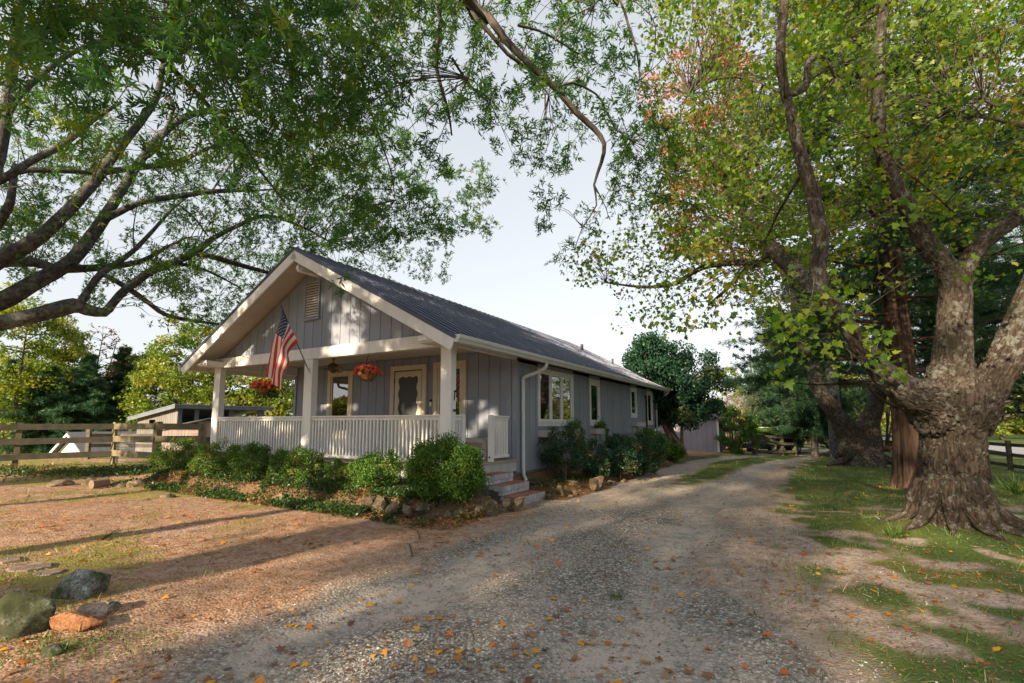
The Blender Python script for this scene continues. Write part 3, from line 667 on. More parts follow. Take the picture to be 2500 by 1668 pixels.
# roof
PL = math.hypot(4.49, 4.49*SLOPE); ang = math.atan(SLOPE); T_ = .0
pw = .915; npan = int((VR-VF)/pw)+1; pw = (VR-VF)/npan
def panel_mesh():
    prof = []; 
    for k in range(3):
        y = k*pw/3
        prof += [(y, .0), (y+.014, .055), (y+.052, .055), (y+.066, 0), (y+.17, .0), (y+.178, .012), (y+.192, .012), (y+.20, 0)]
        
    prof.append((pw, 0)); n = len(prof); V = []
    for s_ in (0, PL):
        V += [(s_, y, h) for y, h in prof]
    for s_ in (0, PL): V += [(s_, 0, -.012), (s_, pw, -.012)]
    Fc = [(i, i+1, i+1+n, i+n) for i in range(n-1)] + [(2*n, 2*n+2, 2*n+3, 2*n+1)]
    return fastmesh('roof_panel', V, faces=Fc)
pm = panel_mesh(); pm.materials.append(M['roof'])
for side in (1, -1):
    for k in range(npan):
        sx = Vector((side*math.cos(ang), 0, -math.sin(ang))); up = Vector((side*math.sin(ang), 0, math.cos(ang))); vy = Vector((0, 1, 0))
        A = Matrix((( sx.x, vy.x, up.x, UC), (sx.y, vy.y, up.y, VF+k*pw), (sx.z, vy.z, up.z, ZR+.012), (0,0,0,1)))
        link('roof_panel', pm, M['roof'], house, M=MUV @ A)
def slopebox(side, s0, s1, v0, v1, h0, h1, name, mat, bevel=0):
    """box lying on the slope: s distance down from ridge, h above roof plane"""
    mb = MB(True); V = []
    for s_ in (s0, s1):
        for v_ in (v0, v1):
            for h in (h0, h1):
                V.append((UC+side*(s_*math.cos(ang)+h*math.sin(ang)), v_, ZR-s_*math.sin(ang)+h*math.cos(ang)))
    mb.add(V, [(0,1,3,2),(4,6,7,5),(0,4,5,1),(2,3,7,6),(0,2,6,4),(1,5,7,3)]); return mb.build(name, mat, house, bevel=bevel)
for side in (1, -1):
    slopebox(side, .0 if side == 1 else .02, PL, VF-.03, VF+.05, -.02, .045, 'roof_edge_trim', M['roof_trim'], .006)
    slopebox(side, .0 if side == 1 else .02, PL-.03, VF-.018, VF+.022, -.235, -.025, 'bargeboard', M['white'], .004)
    slopebox(side, .0 if side == 1 else .02, PL-.03, VR-.04, VR, -.2, -.01, 'bargeboard', M['white'])
    slopebox(side, .02, PL-.02, VF+.022, V0+.03, -.06, -.02, 'soffit', M['soffit'])
    slopebox(side, .05, PL-.02, V0+.04, VR-.05, -.06, -.02, 'roof_deck', M['soffit'])
    slopebox(side, PL-.9, PL-.02, V0+.04, VR-.05, -.08, -.062, 'soffit', M['soffit'])
    slopebox(side, -.01, .16, VF-.03, VR+.01, .03, .045, 'ridge_cap', M['roof_trim'])
hb('roof_pipe', M['black'], (-8.2, -8.1, 20.0, 20.1, 4.5, 4.95)); hb('roof_pipe', M['black'], (-7.0, -6.93, 20.6, 20.67, 4.0, 4.3))
# gutter (K profile) + downspouts
UG = U1+.515; ZG = 2.875
for sgn, uu in ((1, UC+(UG-UC)), (-1, UC-(UG-UC))):
    pr = [(0, .0), (.07, .0), (.085, .035), (.12, .07), (.125, .125), (.115, .125), (.11, .078), (.075, .045), (.062, .012), (.010, .012), (.010, .125), (0, .125)]
    mb = MB(True); mb.prism([(uu+sgn*p[0], ZG+p[1]) for p in pr], 'y', VF-.02, VR+.02)
    mb.prism([(uu+sgn*p[0], ZG+p[1]) for p in [(0,0),(.07,0),(.085,.035),(.12,.07),(.125,.125),(0,.125)]], 'y', VF-.03, VF-.021)
    mb.build('gutter', M['gutter'], house)
    hb('fascia', M['white'], (uu-sgn*.025, uu-sgn*.002, VF+.03, VR-.05, ZG+.0, ZG+.13))
def downspout(pts, mat, r=.043):
    mb = MB(True); mb.tube(pts, r, 8); return mb.build('downspout', mat, house, smooth=True)
downspout(resample([(UG+.05, 10.05, ZG+.01), (UG+.04, 10.05, ZG-.10), (UG-.15, 9.98, ZG-.22), (U1+.09, 9.86, ZG-.33), (U1+.07, 9.85, ZG-.5), (U1+.07, 9.85, 1.5), (U1+.07, 9.85, .45), (U1+.12, 9.82, .30), (U1+.2, 9.75, .22)], [.04]*9, .08)[0], M['gutter'])
downspout(resample([(UG+.04, 22.1, ZG), (UG-.02, 22.1, ZG-.12), (U1+.12, 21.98, ZG-.36), (U1+.07, 21.95, ZG-.5), (U1+.07, 21.95, 1.4), (U1+.07, 21.95, .4)], [.04]*6, .1)[0], M['gutter_grey'])
downspout(resample([(2*UC-UG-.05, 7.6, ZG), (2*UC-UG+.0, 7.6, ZG-.12), (U0-.22, 7.5, ZG-.2), (U0-.07, 7.42, ZG-.33), (U0-.06, 7.42, ZG-.6), (U0-.06, 7.42, .5)], [.04]*6, .1)[0], M['gutter_grey'])
mb = MB(True); mb.tube(resample([(U1+.22, 9.75, .2), (U1+.55, 9.9, .13), (U1+.8, 10.1, .10)], [.05]*3, .1)[0], .05, 10); mb.build('drain_pipe', M['black'], house)
# railings
bal = MB(); bal.box(-.019, .019, -.019, .019, 0, .80); balm = None
def railing(pa, pb, z0=.76, z1=1.60, sp=.098, newels=(), bw=.038):
    pa = np.array(pa, float); pb = np.array(pb, float); L = np.linalg.norm(pb-pa); d = (pb-pa)/L; n = np.array([-d[1], d[0]])
    rt = MB(True)
    def bb(off0, off1, w_, za, zb):
        q = [pa+d*off0+n*w_/2, pa+d*off1+n*w_/2, pa+d*off1-n*w_/2, pa+d*off0-n*w_/2]; rt.prism([tuple(x) for x in q], 'z', za, zb)
    bb(0, L, .095, z1+.02, z1+.055); bb(0, L, .04, z1-.045, z1+.018)
    o = rt.build('railing', M['white'], house, bevel=.005)
    rt = MB(True); bb(0, L, .07, z0, z0+.06); rt.build('bottom_rail', M['white'], o, bevel=.004)
    k = int(L/sp)
    global balm
    for i in range(k):
        p = pa+d*(L*(i+.5)/k)
        if balm is None:
            m_ = MB(); m_.box(-bw/2, bw/2, -bw/2, bw/2, 0, z1-.045-z0-.06)
            balm = fastmesh('baluster', np.concatenate(m_.V), faces=m_.Fc); balm.materials.append(M['white'])
        W_ = MUV @ Matrix.Translation((p[0], p[1], z0+.06)) @ Matrix.Rotation(math.atan2(d[1], d[0])+random.uniform(-.03, .03), 4, 'Z')
        link('baluster', balm, M['white'], o, M=W_)
    return o
railing((U0+.28, V0), (-9.72, V0)); railing((-9.44, V0), (U1-.25, V0)); railing((U1-.09, V0+.10), (U1-.09, 7.66), sp=.09)
railing((U1-.09, 8.79), (U1-.09, 9.44), sp=.105)
def newel(v, u=U1-.135):
    mb = MB(True); mb.box(u, u+.095, v, v+.095, .70, 1.62)
    pts = [(v+.0475-.0475*math.cos(t), 1.62+.05*math.sin(t)) for t in np.linspace(0, math.pi, 9)]
    mb.prism(pts, 'x', u, u+.095); o = mb.build('newel_post', M['white'], house, bevel=.003); return o
newel(7.66); nn_ = newel(8.69)
mb = MB(True); mb.tube([(U1-.09, 8.686, .79), (U1-.09, 8.68, .79)], .02, 10); mb.build('bolt', M['black'], nn_)
mb = MB(True); uu, vv = U1+.003, V0+.04
mb.tube([(uu+.012, vv, 2.06), (uu+.012, vv-.003, 1.92)], .011, 6); mb.tube([(uu+.01, vv+.0, 2.085), (uu+.03, vv, 2.085)], .022, 10); mb.build('latch_hook', M['black'], house)
mb = MB(True); mb.tube([(uu, vv-.01, 1.73), (uu+.03, vv-.01, 1.73)], .024, 12); mb.build('knob', M['black'], house)
hb('recessed_light', M['lampglass'], (-7.62, -7.38, 8.0, 8.2, 3.185, 3.194))
# ------------------------------------------------------------------ steps
steps = thing('brick_steps', 'three red brick porch steps with grey painted front edges', 'steps', UV(-4.9, 8.5, 0), -AZ)
def stepf(uf, ub, v0, v1, zt, zb):
    st = MB(True); st.box(ub, uf-.02, v0+.02, v1-.02, zb, zt-.012); so = st.build('step', M['mortar'], steps)
    n = int(round((v1-v0)/.074)); wv = (v1-v0)/n
    def brick(b, face=True):
        mb = MB(True); x0, x1, y0, y1, z0, z1 = b
        mb.add([(x0,y0,z0),(x1,y0,z0),(x1,y1,z0),(x0,y1,z0),(x0,y0,z1),(x1,y0,z1),(x1,y1,z1),(x0,y1,z1)], [(0,3,2,1)]); mb.add(mb_v(b), [(4,5,6,7)], 0)
        mb.add(mb_v(b), [(0,1,5,4),(1,2,6,5),(2,3,7,6),(3,0,4,7)], 1); o = mb.build('brick', [M['brick_top'], M['brick_face']], so, fixn=False)
    for i in range(n):
        j = random.uniform(-.003, .003)
        brick((uf-.20, uf+j, v0+i*wv+.004, v0+(i+1)*wv-.004, zt-.10, zt+random.uniform(-.002, .002)))
    dd = ub
    m_ = max(1, int(round((v1-v0)/.2)))
    if uf-.21-ub > .06:
        for i in range(n): brick((ub, uf-.208, v0+i*wv+.004, v0+(i+1)*wv-.004, zt-.08, zt-.003))
    if zt-.108-zb > .04:
        w2 = (v1-v0)/5
        for i in range(5): brick((uf-.10, uf-.012, v0+i*w2+.004, v0+(i+1)*w2-.004, zb, zt-.108))
def mb_v(b):
    x0, x1, y0, y1, z0, z1 = b
    return [(x0,y0,z0),(x1,y0,z0),(x1,y1,z0),(x0,y1,z0),(x0,y0,z1),(x1,y0,z1),(x1,y1,z1),(x0,y1,z1)]
stepf(-5.14, -5.50, 7.86, 8.86, .50, .33); stepf(-4.84, -5.22, 7.95, 8.98, .325, .15); stepf(-4.50, -4.92, 7.98, 9.02, .14, -.03)
st = MB(True); st.box(-5.5, -5.16, 7.9, 8.82, -.1, .33); st.box(-5.2, -4.87, 7.99, 8.94, -.1, .15); st.build('step_core', M['mortar'], steps)
# ------------------------------------------------------------------ things on and around the porch
def hbox(name, mat, boxes, parent, bevel=0):
    mb = MB(True)
    for b in boxes: mb.box(*b)
    return mb.build(name, mat, parent, bevel=bevel)
fan = thing('ceiling_fan', 'dark bronze ceiling fan with brown wooden blades under the porch ceiling', 'ceiling fan', UV(-10.35, 8.55, 2.85))
fc = UV(-10.35, 8.55, 0)
mb = MB(); mb.tube([(fc[0], fc[1], 3.19), (fc[0], fc[1], 3.02)], .015, 8); mb.lathe((fc[0], fc[1], 0), [(.05,3.19),(.06,3.15),(.02,3.12)], 12); mb.build('rod', M['brass'], fan, smooth=True)
mb = MB(); mb.lathe((fc[0], fc[1], 0), [(.03,3.04),(.09,3.02),(.14,2.97),(.15,2.91),(.11,2.86),(.07,2.83),(.07,2.80),(.03,2.78)], 20); mb.build('motor', M['brass'], fan, smooth=True)
for k in range(5):
    a = k*2*math.pi/5+.35; ca, sa = math.cos(a), math.sin(a)
    def Q(r_, t, z): return (fc[0]+r_*ca-t*sa, fc[1]+r_*sa+t*ca, z)
    mb = MB(); V = []
    for z in (2.868, 2.876): V += [Q(.2, -.05, z+.01), Q(.34, -.065, z+.012), Q(.66, -.07, z+.012), Q(.68, 0, z), Q(.66, .07, z-.012), Q(.34, .065, z-.012), Q(.2, .05, z-.01)]
    mb.add(V, [(0,1,2,3,4,5,6), (13,12,11,10,9,8,7)]+[(i, i+7, (i+1) % 7+7, (i+1) % 7) for i in range(7)]); b = mb.build('blade', M['blade'], fan)
    mb = MB(); mb.beam(Q(.08, 0, 2.885), Q(.24, 0, 2.885), .04, .01); mb.build('blade_arm', M['brass'], b)
def fl(x, y, dv): # point on plane v = V0-dv through pixel
    r = ray(x, y); t = (V0-dv)/(r[0]*EV[0]+r[1]*EV[1]); return np.array([r[0]*t, r[1]*t, EYE+r[2]*t])
def basket(u, v, zb, sc, label, seed, mainred):
    c = UV(u, v, 0); rg = np.random.default_rng(seed)
    t = thing('hanging_basket', label, 'flower basket', (c[0], c[1], zb), 0, 'flower baskets hanging from the porch beam')
    mb = MB(); pr = [(.03,0),(.09,.015),(.15,.07),(.19,.15),(.20,.17),(.185,.17),(.17,.15)]
    mb.lathe((c[0], c[1], zb), [(a*sc, b*sc) for a, b in pr], 20); mb.build('coir_liner', M['basket'], t, smooth=True)
    mb = MB()
    for k in range(10):
        a = k*math.pi/5; mb.tube([(c[0]+r_*sc*1.03*math.cos(a), c[1]+r_*sc*1.03*math.sin(a), zb+z*sc) for r_, z in pr[:5]], .0035, 4)
    for r_, z in ((.12,.035),(.20,.165)): mb.tube([(c[0]+r_*sc*1.04*math.cos(a), c[1]+r_*sc*1.04*math.sin(a), zb+z*sc) for a in np.linspace(0, 2*math.pi, 21)], .004, 4)
    mb.build('wire_frame', M['black'], t)
    mb = MB()
    for k in range(3):
        a = k*2*math.pi/3+.4; mb.tube([(c[0]+.2*sc*math.cos(a), c[1]+.2*sc*math.sin(a), zb+.17*sc), (c[0], c[1], 3.02)], .003, 4)
    mb.tube([(c[0], c[1], 3.02), (c[0], c[1], 3.195)], .005, 5); mb.build('hanger', M['black'], t)
    n = 900; d = rg.normal(size=(n, 3)); d /= np.linalg.norm(d, axis=1)[:, None]; d[:, 2] = np.abs(d[:, 2])*.8-.12
    rr = (.14+.14*rg.random(n))*sc; P = np.array([c[0], c[1], zb+.19*sc])+d*rr[:, None]*np.array([1.0, 1.0, .82])
    leafcloud('leaves', P, .045*sc, RH, M['lf_shrub'], t, nrm=d+rg.normal(size=(n, 3))*.5)
    nf = 150; d = rg.normal(size=(nf, 3)); d /= np.linalg.norm(d, axis=1)[:, None]; d[:, 2] = np.abs(d[:, 2])*.85-.16
    P = np.array([c[0], c[1], zb+.20*sc])+d*(.27+.05*rg.random(nf))[:, None]*sc*np.array([1.05, 1.05, .85])
    # a flower: five petals flat around its centre
    pv = []; pf = []
    for k in range(5):
        a = k*2*math.pi/5; e = .36; b = len(pv)
        pv += [(0,0,0), (.7*math.cos(a-e), .7*math.sin(a-e), .18), (1.0*math.cos(a), 1.0*math.sin(a), .10), (.7*math.cos(a+e), .7*math.sin(a+e), .18)]; pf.append((b, b+1, b+2, b+3))
    ax = rg.normal(size=(nf, 3)); leafcloud('flowers', P, (.034+.014*rg.random(nf))*sc, (pv, pf), M['petal'], t, axis=ax, nrm=d+rg.normal(size=(nf, 3))*.25, tint=rg.random(nf)*mainred)
    return t
basket(-12.05, 7.75, 2.24, .98, 'hanging coir basket of scarlet flowers behind the flag', 3, 1.0)
_q = fl(898, 921, -.46); basket(float(_q[0]*EU[0]+_q[1]*EU[1]), 7.75, float(_q[2])-.10, .98, 'hanging coir basket of salmon red flowers between fan and screen door', 4, .2)
# pet crate
cr = thing('pet_crate', 'beige plastic pet carrier with perforated side standing behind the porch newel', 'pet carrier', UV(-6.35, 9.3, .70), -AZ)
mb = MB(True); mb.prism([(-6.78, .70), (-5.98, .70), (-5.93, .90), (-6.83, .90)], 'y', 9.05, 9.5); mb.build('crate_bottom', M['crate'], cr, bevel=.02)
mb = MB(True); mb.prism([(-6.83, .915), (-5.93, .915), (-6.0, 1.16), (-6.76, 1.16)], 'y', 9.04, 9.5); mb.build('crate_top', M['crate'], cr, bevel=.03)
mb = MB(True); mb.box(-6.85, -5.91, 9.03, 9.51, .90, .914); mb.build('crate_rim', M['crate'], cr)
mb = MB(True)
for i in range(14):
    for j in range(4): a = -6.70+i*.048+(j % 2)*.024; z = .97+j*.03; mb.prism([(a-.014, z), (a, z-.014), (a+.014, z), (a, z+.014)], 'y', 9.034, 9.041)
mb.build('air_holes', M['black'], cr)
# flag
Yp = UV(-9.6, V0-.07)[1]
r1 = lambda x, y: (400+x*.38298, 580+y*.38298)
pb = fl(*r1(922, 848), .07); pt = fl(*r1(749, 440), .95)
flag = thing('flag', 'American flag hanging from a slanted pole on the middle porch post', 'flag', tuple(pb))
mb = MB(); mb.tube([pb, pt], .011, 8); mb.tube([pt-(pt-pb)*.0, pt+(pt-pb)*.012], .017, 8); mb.build('pole', M['pole'], flag, smooth=True)
mb = MB(); dd_ = (pt-pb)/np.linalg.norm(pt-pb); mb.tube([pb-dd_*.02, pb+dd_*.10], .018, 8); q = fl(*r1(930, 852), .062); mb.beam(q+np.array([0,0,-.05]), q+np.array([0,0,.06]), .05, .015, up=(EV[0], EV[1], 0)); mb.build('bracket', M['gutter'], flag)
def curve(P, t):
    P = np.array(P, float); k = len(P)-1; s_ = np.clip(t, 0, 1)*k; i = np.minimum(s_.astype(int), k-1); f = s_-i
    A = np.vstack([2*P[0]-P[1], P, 2*P[-1]-P[-2]]); a, b, c, d_ = A[i], A[i+1], A[i+2], A[i+3]; f = f[:, None]
    return .5*(2*b+(-a+c)*f+(2*a-5*b+4*c-d_)*f*f+(-a+3*b-3*c+d_)*f**3)
EA = [(752,457,.93),(728,560,.90),(715,640,.86),(690,765,.80),(664,893,.74)]
EM = [(783,525,.83),(762,600,.95),(745,690,.94),(725,800,.88),(700,915,.78)]
EB = [(857,668,.62),(815,705,.66),(785,742,.74),(783,800,.82),(742,880,.86),(738,985,.80)]
def surf(s_, t):
    out = []
    tA = curve([fl(*r1(x, y), d_) for x, y, d_ in EA], t); tM = curve([fl(*r1(x, y), d_) for x, y, d_ in EM], t); tB = curve([fl(*r1(x, y), d_) for x, y, d_ in EB], t)
    s3 = s_[:, None]; p = tA*(1-s3)*(1-2*s3) + tM*4*s3*(1-s3) + tB*s3*(2*s3-1)
    straight = tA*(1-s3)+tB*s3; p = p*.75+straight*.25
    amp = .055*np.clip(t*1.6, 0, 1); ph = s_*9.5+t*2.2
    nv = np.array([-EV[0], -EV[1], 0])[None]; nu = np.array([EU[0], EU[1], 0])[None]
    return p + nv*(amp*np.sin(ph))[:, None] + nu*(amp*.35*np.cos(ph*1.3))[:, None]
ns, nt_ = 26, 60; ss, tt = np.meshgrid(np.linspace(0, 1, ns+1), np.linspace(0, 1, nt_+1)); PV = surf(ss.ravel(), tt.ravel())
qs = []; mi = []
for j in range(nt_):
    for i in range(ns):
        a = j*(ns+1)+i; qs.append((a, a+1, a+ns+2, a+ns+1)); st_ = i//2; mi.append(2 if (st_ < 7 and j < nt_*.4) else (0 if st_ % 2 == 0 else 1))
me = fastmesh('cloth', tofrm(PV, wm(flag)), quads=qs); fo = link('cloth', me, [M['cloth_r'], M['cloth_w'], M['cloth_b']], flag, smooth=True); me.polygons.foreach_set('material_index', mi)
for r_ in range(9):
    for c_ in range(6 if r_ % 2 == 0 else 5):
        s0 = (7/13)*(r_+1)/10; t0 = .4*((2*c_+1 if r_ % 2 == 0 else 2*c_+2))/12; P2 = []
        for k in range(10):
            a = math.pi/2+k*math.pi/5; rr = 1 if k % 2 == 0 else .40; P2.append((s0+.021*rr*math.sin(a), t0+.0135*rr*math.cos(a)))
        P2.append((s0, t0)); P2 = np.array(P2); X = surf(P2[:, 0], P2[:, 1])
        e1 = surf(P2[:, 0]+.004, P2[:, 1])-X; e2 = surf(P2[:, 0], P2[:, 1]+.004)-X; nn = np.cross(e1, e2); nn /= np.linalg.norm(nn, axis=1)[:, None]
        sv = np.vstack([X+nn*.003, X-nn*.003]); sf = [(k, (k+1) % 10, 10) for k in range(10)]+[((k+1) % 10+11, k+11, 21) for k in range(10)]+[(k, k+11, (k+1) % 10+11, (k+1) % 10) for k in range(10)]
        link('star', fastmesh('star', tofrm(sv, wm(fo)), faces=sf), M['cloth_w'], fo)
# side wall boxes
def planter(v0, v1, z0, label, plant=True, broken=False):
    c = UV(U1+.12, (v0+v1)/2, z0); t = thing('window_box', label, 'planter', tuple(c), -AZ, 'white window boxes on the side wall')
    hbox('box', M['planter'], [(U1+.002, U1+.22, v0, v1, z0, z0+.16)], t, .005)
    hbox('bracket', M['planter'], [(U1+.002, U1+.03, v0+.12, v0+.30, z0-.42, z0-.004)], t); hbox('bracket', M['planter'], [(U1+.002, U1+.03, v1-.30, v1-.12, z0-.42, z0-.004)], t)
    if plant:
        n = 900; P = UV(0, 0)+0; P = np.stack([rng.normal(U1+.14, .06, n), rng.uniform(v0+.35*(v1-v0), v1+.05, n), np.zeros(n)], 1)
        hh = z0+.16+np.abs(rng.normal(0, .11, n)); tr = rng.random(n) < .35; hh[tr] = z0+.15-rng.random(tr.sum())*.45; P[tr, 0] = U1+.24+.04*rng.random(tr.sum()); P[tr, 1] = v1-.02+rng.normal(0, .09, tr.sum())
        X = np.stack([P[:, 0]*EU[0]+P[:, 1]*EV[0], P[:, 0]*EU[1]+P[:, 1]*EV[1], hh], 1); leafcloud('plants', X, .05, RH, M['lf_shrub'], t)
    return t
planter(10.72, 11.35, 1.16, 'weathered white window box nearest the downspout, under the triple window', False)
planter(12.0, 12.9, 1.18, 'window box full of green plants at the far end of the triple window')
planter(14.15, 14.95, 1.17, 'window box with ivy trailing over its end below the single window')
planter(18.45, 19.6, 1.37, 'empty long window box with peeling brackets below the short window', False)
mt = thing('electric_meter', 'grey electric meter box with conduit rising up the wall near the far window', 'electric meter', UV(U1+.08, 20.2, 1.0), -AZ)
hbox('meter_box', M['greybox'], [(U1+.002, U1+.12, 20.0, 20.35, .75, 1.3)], mt, .01)
mb = MB(True); mb.tube([(U1+.04, 20.45, 1.2), (U1+.04, 20.45, 2.45), (U1+.06, 20.3, 2.62), (U1+.09, 20.1, 2.6)], .03, 8); mb.build('conduit', M['black'], mt)
mb = MB(True); mb.tube([(U1+.12, 20.17, 1.05), (U1+.17, 20.17, 1.05)], .09, 14); mb.build('meter_dial', M['gutter_grey'], mt)
# ------------------------------------------------------------------ rocks and edging
import bmesh
def ico(sub):
    b = bmesh.new(); bmesh.ops.create_icosphere(b, subdivisions=sub, radius=1); b.verts.ensure_lookup_table()
    V = np.array([v.co[:] for v in b.verts]); Fc = [tuple(v.index for v in f.verts) for f in b.faces]; b.free(); return V, Fc
ICO2, ICO3, ICO4 = ico(2), ico(3), ico(4)
def rock(name, c, size, seed, mat, parent=None, rz=0, rough=.35, base=ICO2, facet=True, boxy=1.0):
    V, Fc = base; rg = np.random.default_rng(seed); V = V.copy(); V = np.sign(V)*np.abs(V)**boxy
    V = V*(1+(fbm(V*1.3+seed*5.1, 3, seed)-.5)[:, None]*2.6*rough)
    for _ in range(13):   # chop with planes so that it has flat faces
        n = rg.normal(size=3); n /= np.linalg.norm(n); d = rg.uniform(.52, .85); k = V@n-d; V = V-np.outer(np.maximum(k, 0), n)
    V += ((fbm(V*3+seed, 5, seed+3)-.5)[:, None]*.40*V) + (fbm(V*14+seed, 2, seed+3)-.5)[:, None]*.05*V
    V = V*np.array(size)/2; cr, sr = math.cos(rz), math.sin(rz); V = np.stack([V[:, 0]*cr-V[:, 1]*sr, V[:, 0]*sr+V[:, 1]*cr, V[:, 2]], 1)
    z0 = G(c[0], c[1]) if c[2] is None else c[2]; W_ = Matrix.Translation((c[0], c[1], z0+size[2]*.17))
    me = fastmesh(name, V, faces=Fc); o = link(name, me, mat, parent, M=W_, smooth=not facet and True)
    me.polygons.foreach_set('use_smooth', np.full(len(me.polygons), base is not ICO2)); return o
def rockpx(name, px, py, wpx, hpx, seed, mat, label, cat='boulder', deep=.8, base=ICO4, rz=.3, zoff=0, rough=.35, boxy=1.0, sink=.0):
    g = gp(px, py, 0.0); g = gp(px, py, G(g[0], g[1])); Y = g[1]; s = Y/F; W_, H_ = wpx*s, hpx*s
    o = rock(name, (g[0], g[1]+W_*deep*.35, G(g[0], g[1])+zoff-H_*.13), (W_*1.12, W_*deep, H_*1.5), seed, mat, rz=rz, base=base, rough=rough, boxy=boxy)
    return meta(o, label, cat)
rockpx('boulder', 165, 1462, 118, 88, 11, M['stone_moss'], 'pointed mossy grey boulder, tallest rock at the yard edge', rz=.2, base=ICO4)
rockpx('boulder', 20, 1560, 130, 105, 12, M['stone_verymoss'], 'rounded boulder covered in green moss, left of the pointed boulder', rz=.1, base=ICO4)
rockpx('rock', 165, 1548, 118, 40, 13, M['stone_orange'], 'flat orange sandstone block below the pale pink rock', 'rock', deep=.5, rz=.08, rough=.06, boxy=.4, zoff=.05)
rockpx('rock', 219, 1508, 62, 34, 14, M['stone_pink'], 'pale pink rounded rock between orange block and pointed boulder', 'rock', deep=.7, rough=.1, boxy=.6)
rockpx('rock', 272, 1486, 40, 18, 15, M['stone_moss'], 'small flat dark grey stone right of the pointed boulder', 'rock', deep=.6, rough=.2)
rockpx('rock', 118, 1602, 60, 30, 16, M['stone_verymoss'], 'low mossy stone in front of the orange block', 'rock', rough=.3)
for i, (px, py, wp) in enumerate(((75, 1385, 90), (118, 1398, 70), (10, 1372, 70))):
    g = gp(px, py, 0); r_ = random.Random(i); n = 7; s = g[1]/F*wp/2
    mb = MB(); mb.prism([(g[0]+s*math.cos(a)*r_.uniform(.8, 1.15), g[1]+s*.9*math.sin(a)*r_.uniform(.8, 1.15)) for a in np.linspace(0, 2*math.pi, n, endpoint=False)], 'z', G(*g[:2])-.03, G(*g[:2])+.018)
    meta(mb.build('flagstone', M['stone_pink'], None, bevel=.01), ('largest flat paving stone lying level in the left yard', 'middle sliver of flat paving stone next to the largest one', 'flat paving stone cut off by the left edge')[i], 'flagstone')
def edging(label, items, mat=M['stone'], seed=0):
    P = [gp(px, py, z) for px, py, wp, z in items]; t = thing('stone_edging', label, 'stone edging', tuple(P[0]))
    for i, ((px, py, wp, z), p) in enumerate(zip(items, P)):
        s = p[1]/F*wp; h = s*random.uniform(.62, .85); W_ = rock('stone', (p[0], p[1]+s*.3, z-.04), (s*1.12, s*random.uniform(.75, 1.0), h*1.6), seed+i, mat, t, rz=random.uniform(0, 3), rough=.16, boxy=.55)
    return t
it = []; r_ = random.Random(5); x = 862
while x < 1255:
    wpx = r_.uniform(24, 46); base_y = np.interp(x, [862, 930, 1050, 1150, 1255], [1250, 1262, 1264, 1262, 1246]); it.append((x+wpx/2, base_y+r_.uniform(-3, 3), wpx, 0.0))
    if r_.random() < .8: it.append((x+wpx/2+r_.uniform(-8, 8), base_y-19+r_.uniform(-4, 4), wpx*.85, .13))
    x += wpx*.93
edging('two-course tan stone border curving round the bed corner by the big round shrub', it, seed=100)
it = []; x = 472
while x < 860:
    wpx = r_.uniform(16, 40); it.append((x, np.interp(x, [472, 620, 740, 860], [1196, 1212, 1228, 1246])+r_.uniform(-6, 6), wpx, 0.02)); x += wpx*r_.uniform(1.0, 1.6)
edging('sparse line of small tan stones along the shrub bed, half hidden by ivy', it, seed=200)
edging('small tan and pink stones lining the side bed right of the steps', [(1340+r_.uniform(-4,4)+i*17, np.interp(i, [0, 10], [1222, 1172])+r_.uniform(-7, 7), r_.uniform(13, 24), .0) for i in range(12)] + [(1395,1195,40,.05),(1372,1208,30,.05),(1465,1178,28,.1),(1450,1186,24,.1)], seed=300)
meta(rock('rock', (gp(1247, 1246)[0], gp(1247, 1246)[1]+.12, 0), (.30, .30, .30), 331, M['stone'], base=ICO3, rough=.1), 'smooth round olive cobble at the foot of the lowest brick step', 'rock')
for i, (px, py, wp, hp, lb) in enumerate(((128, 1188, 62, 18, 'long low tan rock, first of the row before the ivy strip'), (213, 1187, 28, 24, 'tilted brown rock beside the sawn log'), (275, 1187, 38, 12, 'low tan rock right of the sawn log'), (293, 1190, 26, 14, 'pale small rock left of the large block'), (323, 1190, 50, 22, 'large tan block at the right end of the row'), (405, 1184, 34, 13, 'flat pink rock at the start of the ivy bed'), (203, 1186, 20, 10, 'small yellowish rock left of the sawn log'))):
    rockpx('rock', px, py, wp, hp, 400+i, M['stone'], lb, 'rock', base=ICO3, rough=.2)
g = gp(222, 1193); mb = MB(); mb.tube([(g[0], g[1], .09), (g[0]+.12, g[1]+.32, .10)], .10, 14); meta(mb.build('log', M['bark_tan'], smooth=False), 'short sawn log with its cut end facing the yard', 'log')
for i, (pts, lb) in enumerate((([(250,1320),(262,1312),(290,1292)], 'dark bare stick lying on the sunlit yard'), ([(1000,1288),(1018,1298),(1025,1318)], 'thin crooked twig on the dirt below the stone border'), ([(1000,1336),(1005,1350),(1007,1362)], 'small upright twig in the dirt before the gravel'), ([(150,1168),(215,1163),(285,1160)], 'long grey stick lying behind the row of rocks'), ([(213,1178),(240,1172),(262,1165),(255,1176)], 'forked pale stick on bare soil behind the sawn log'))):
    P = [gp(*p)+np.array([0, 0, .02+G(*gp(*p)[:2])]) for p in pts]; lb_ = Limbs(); 
    t = thing('stick', lb, 'stick', tuple(P[0])); lb_.add(P, [.012, .009, .006, .005][:len(P)], .05, 6, seed=i); lb_.build('twig', M['bark_far'], t)
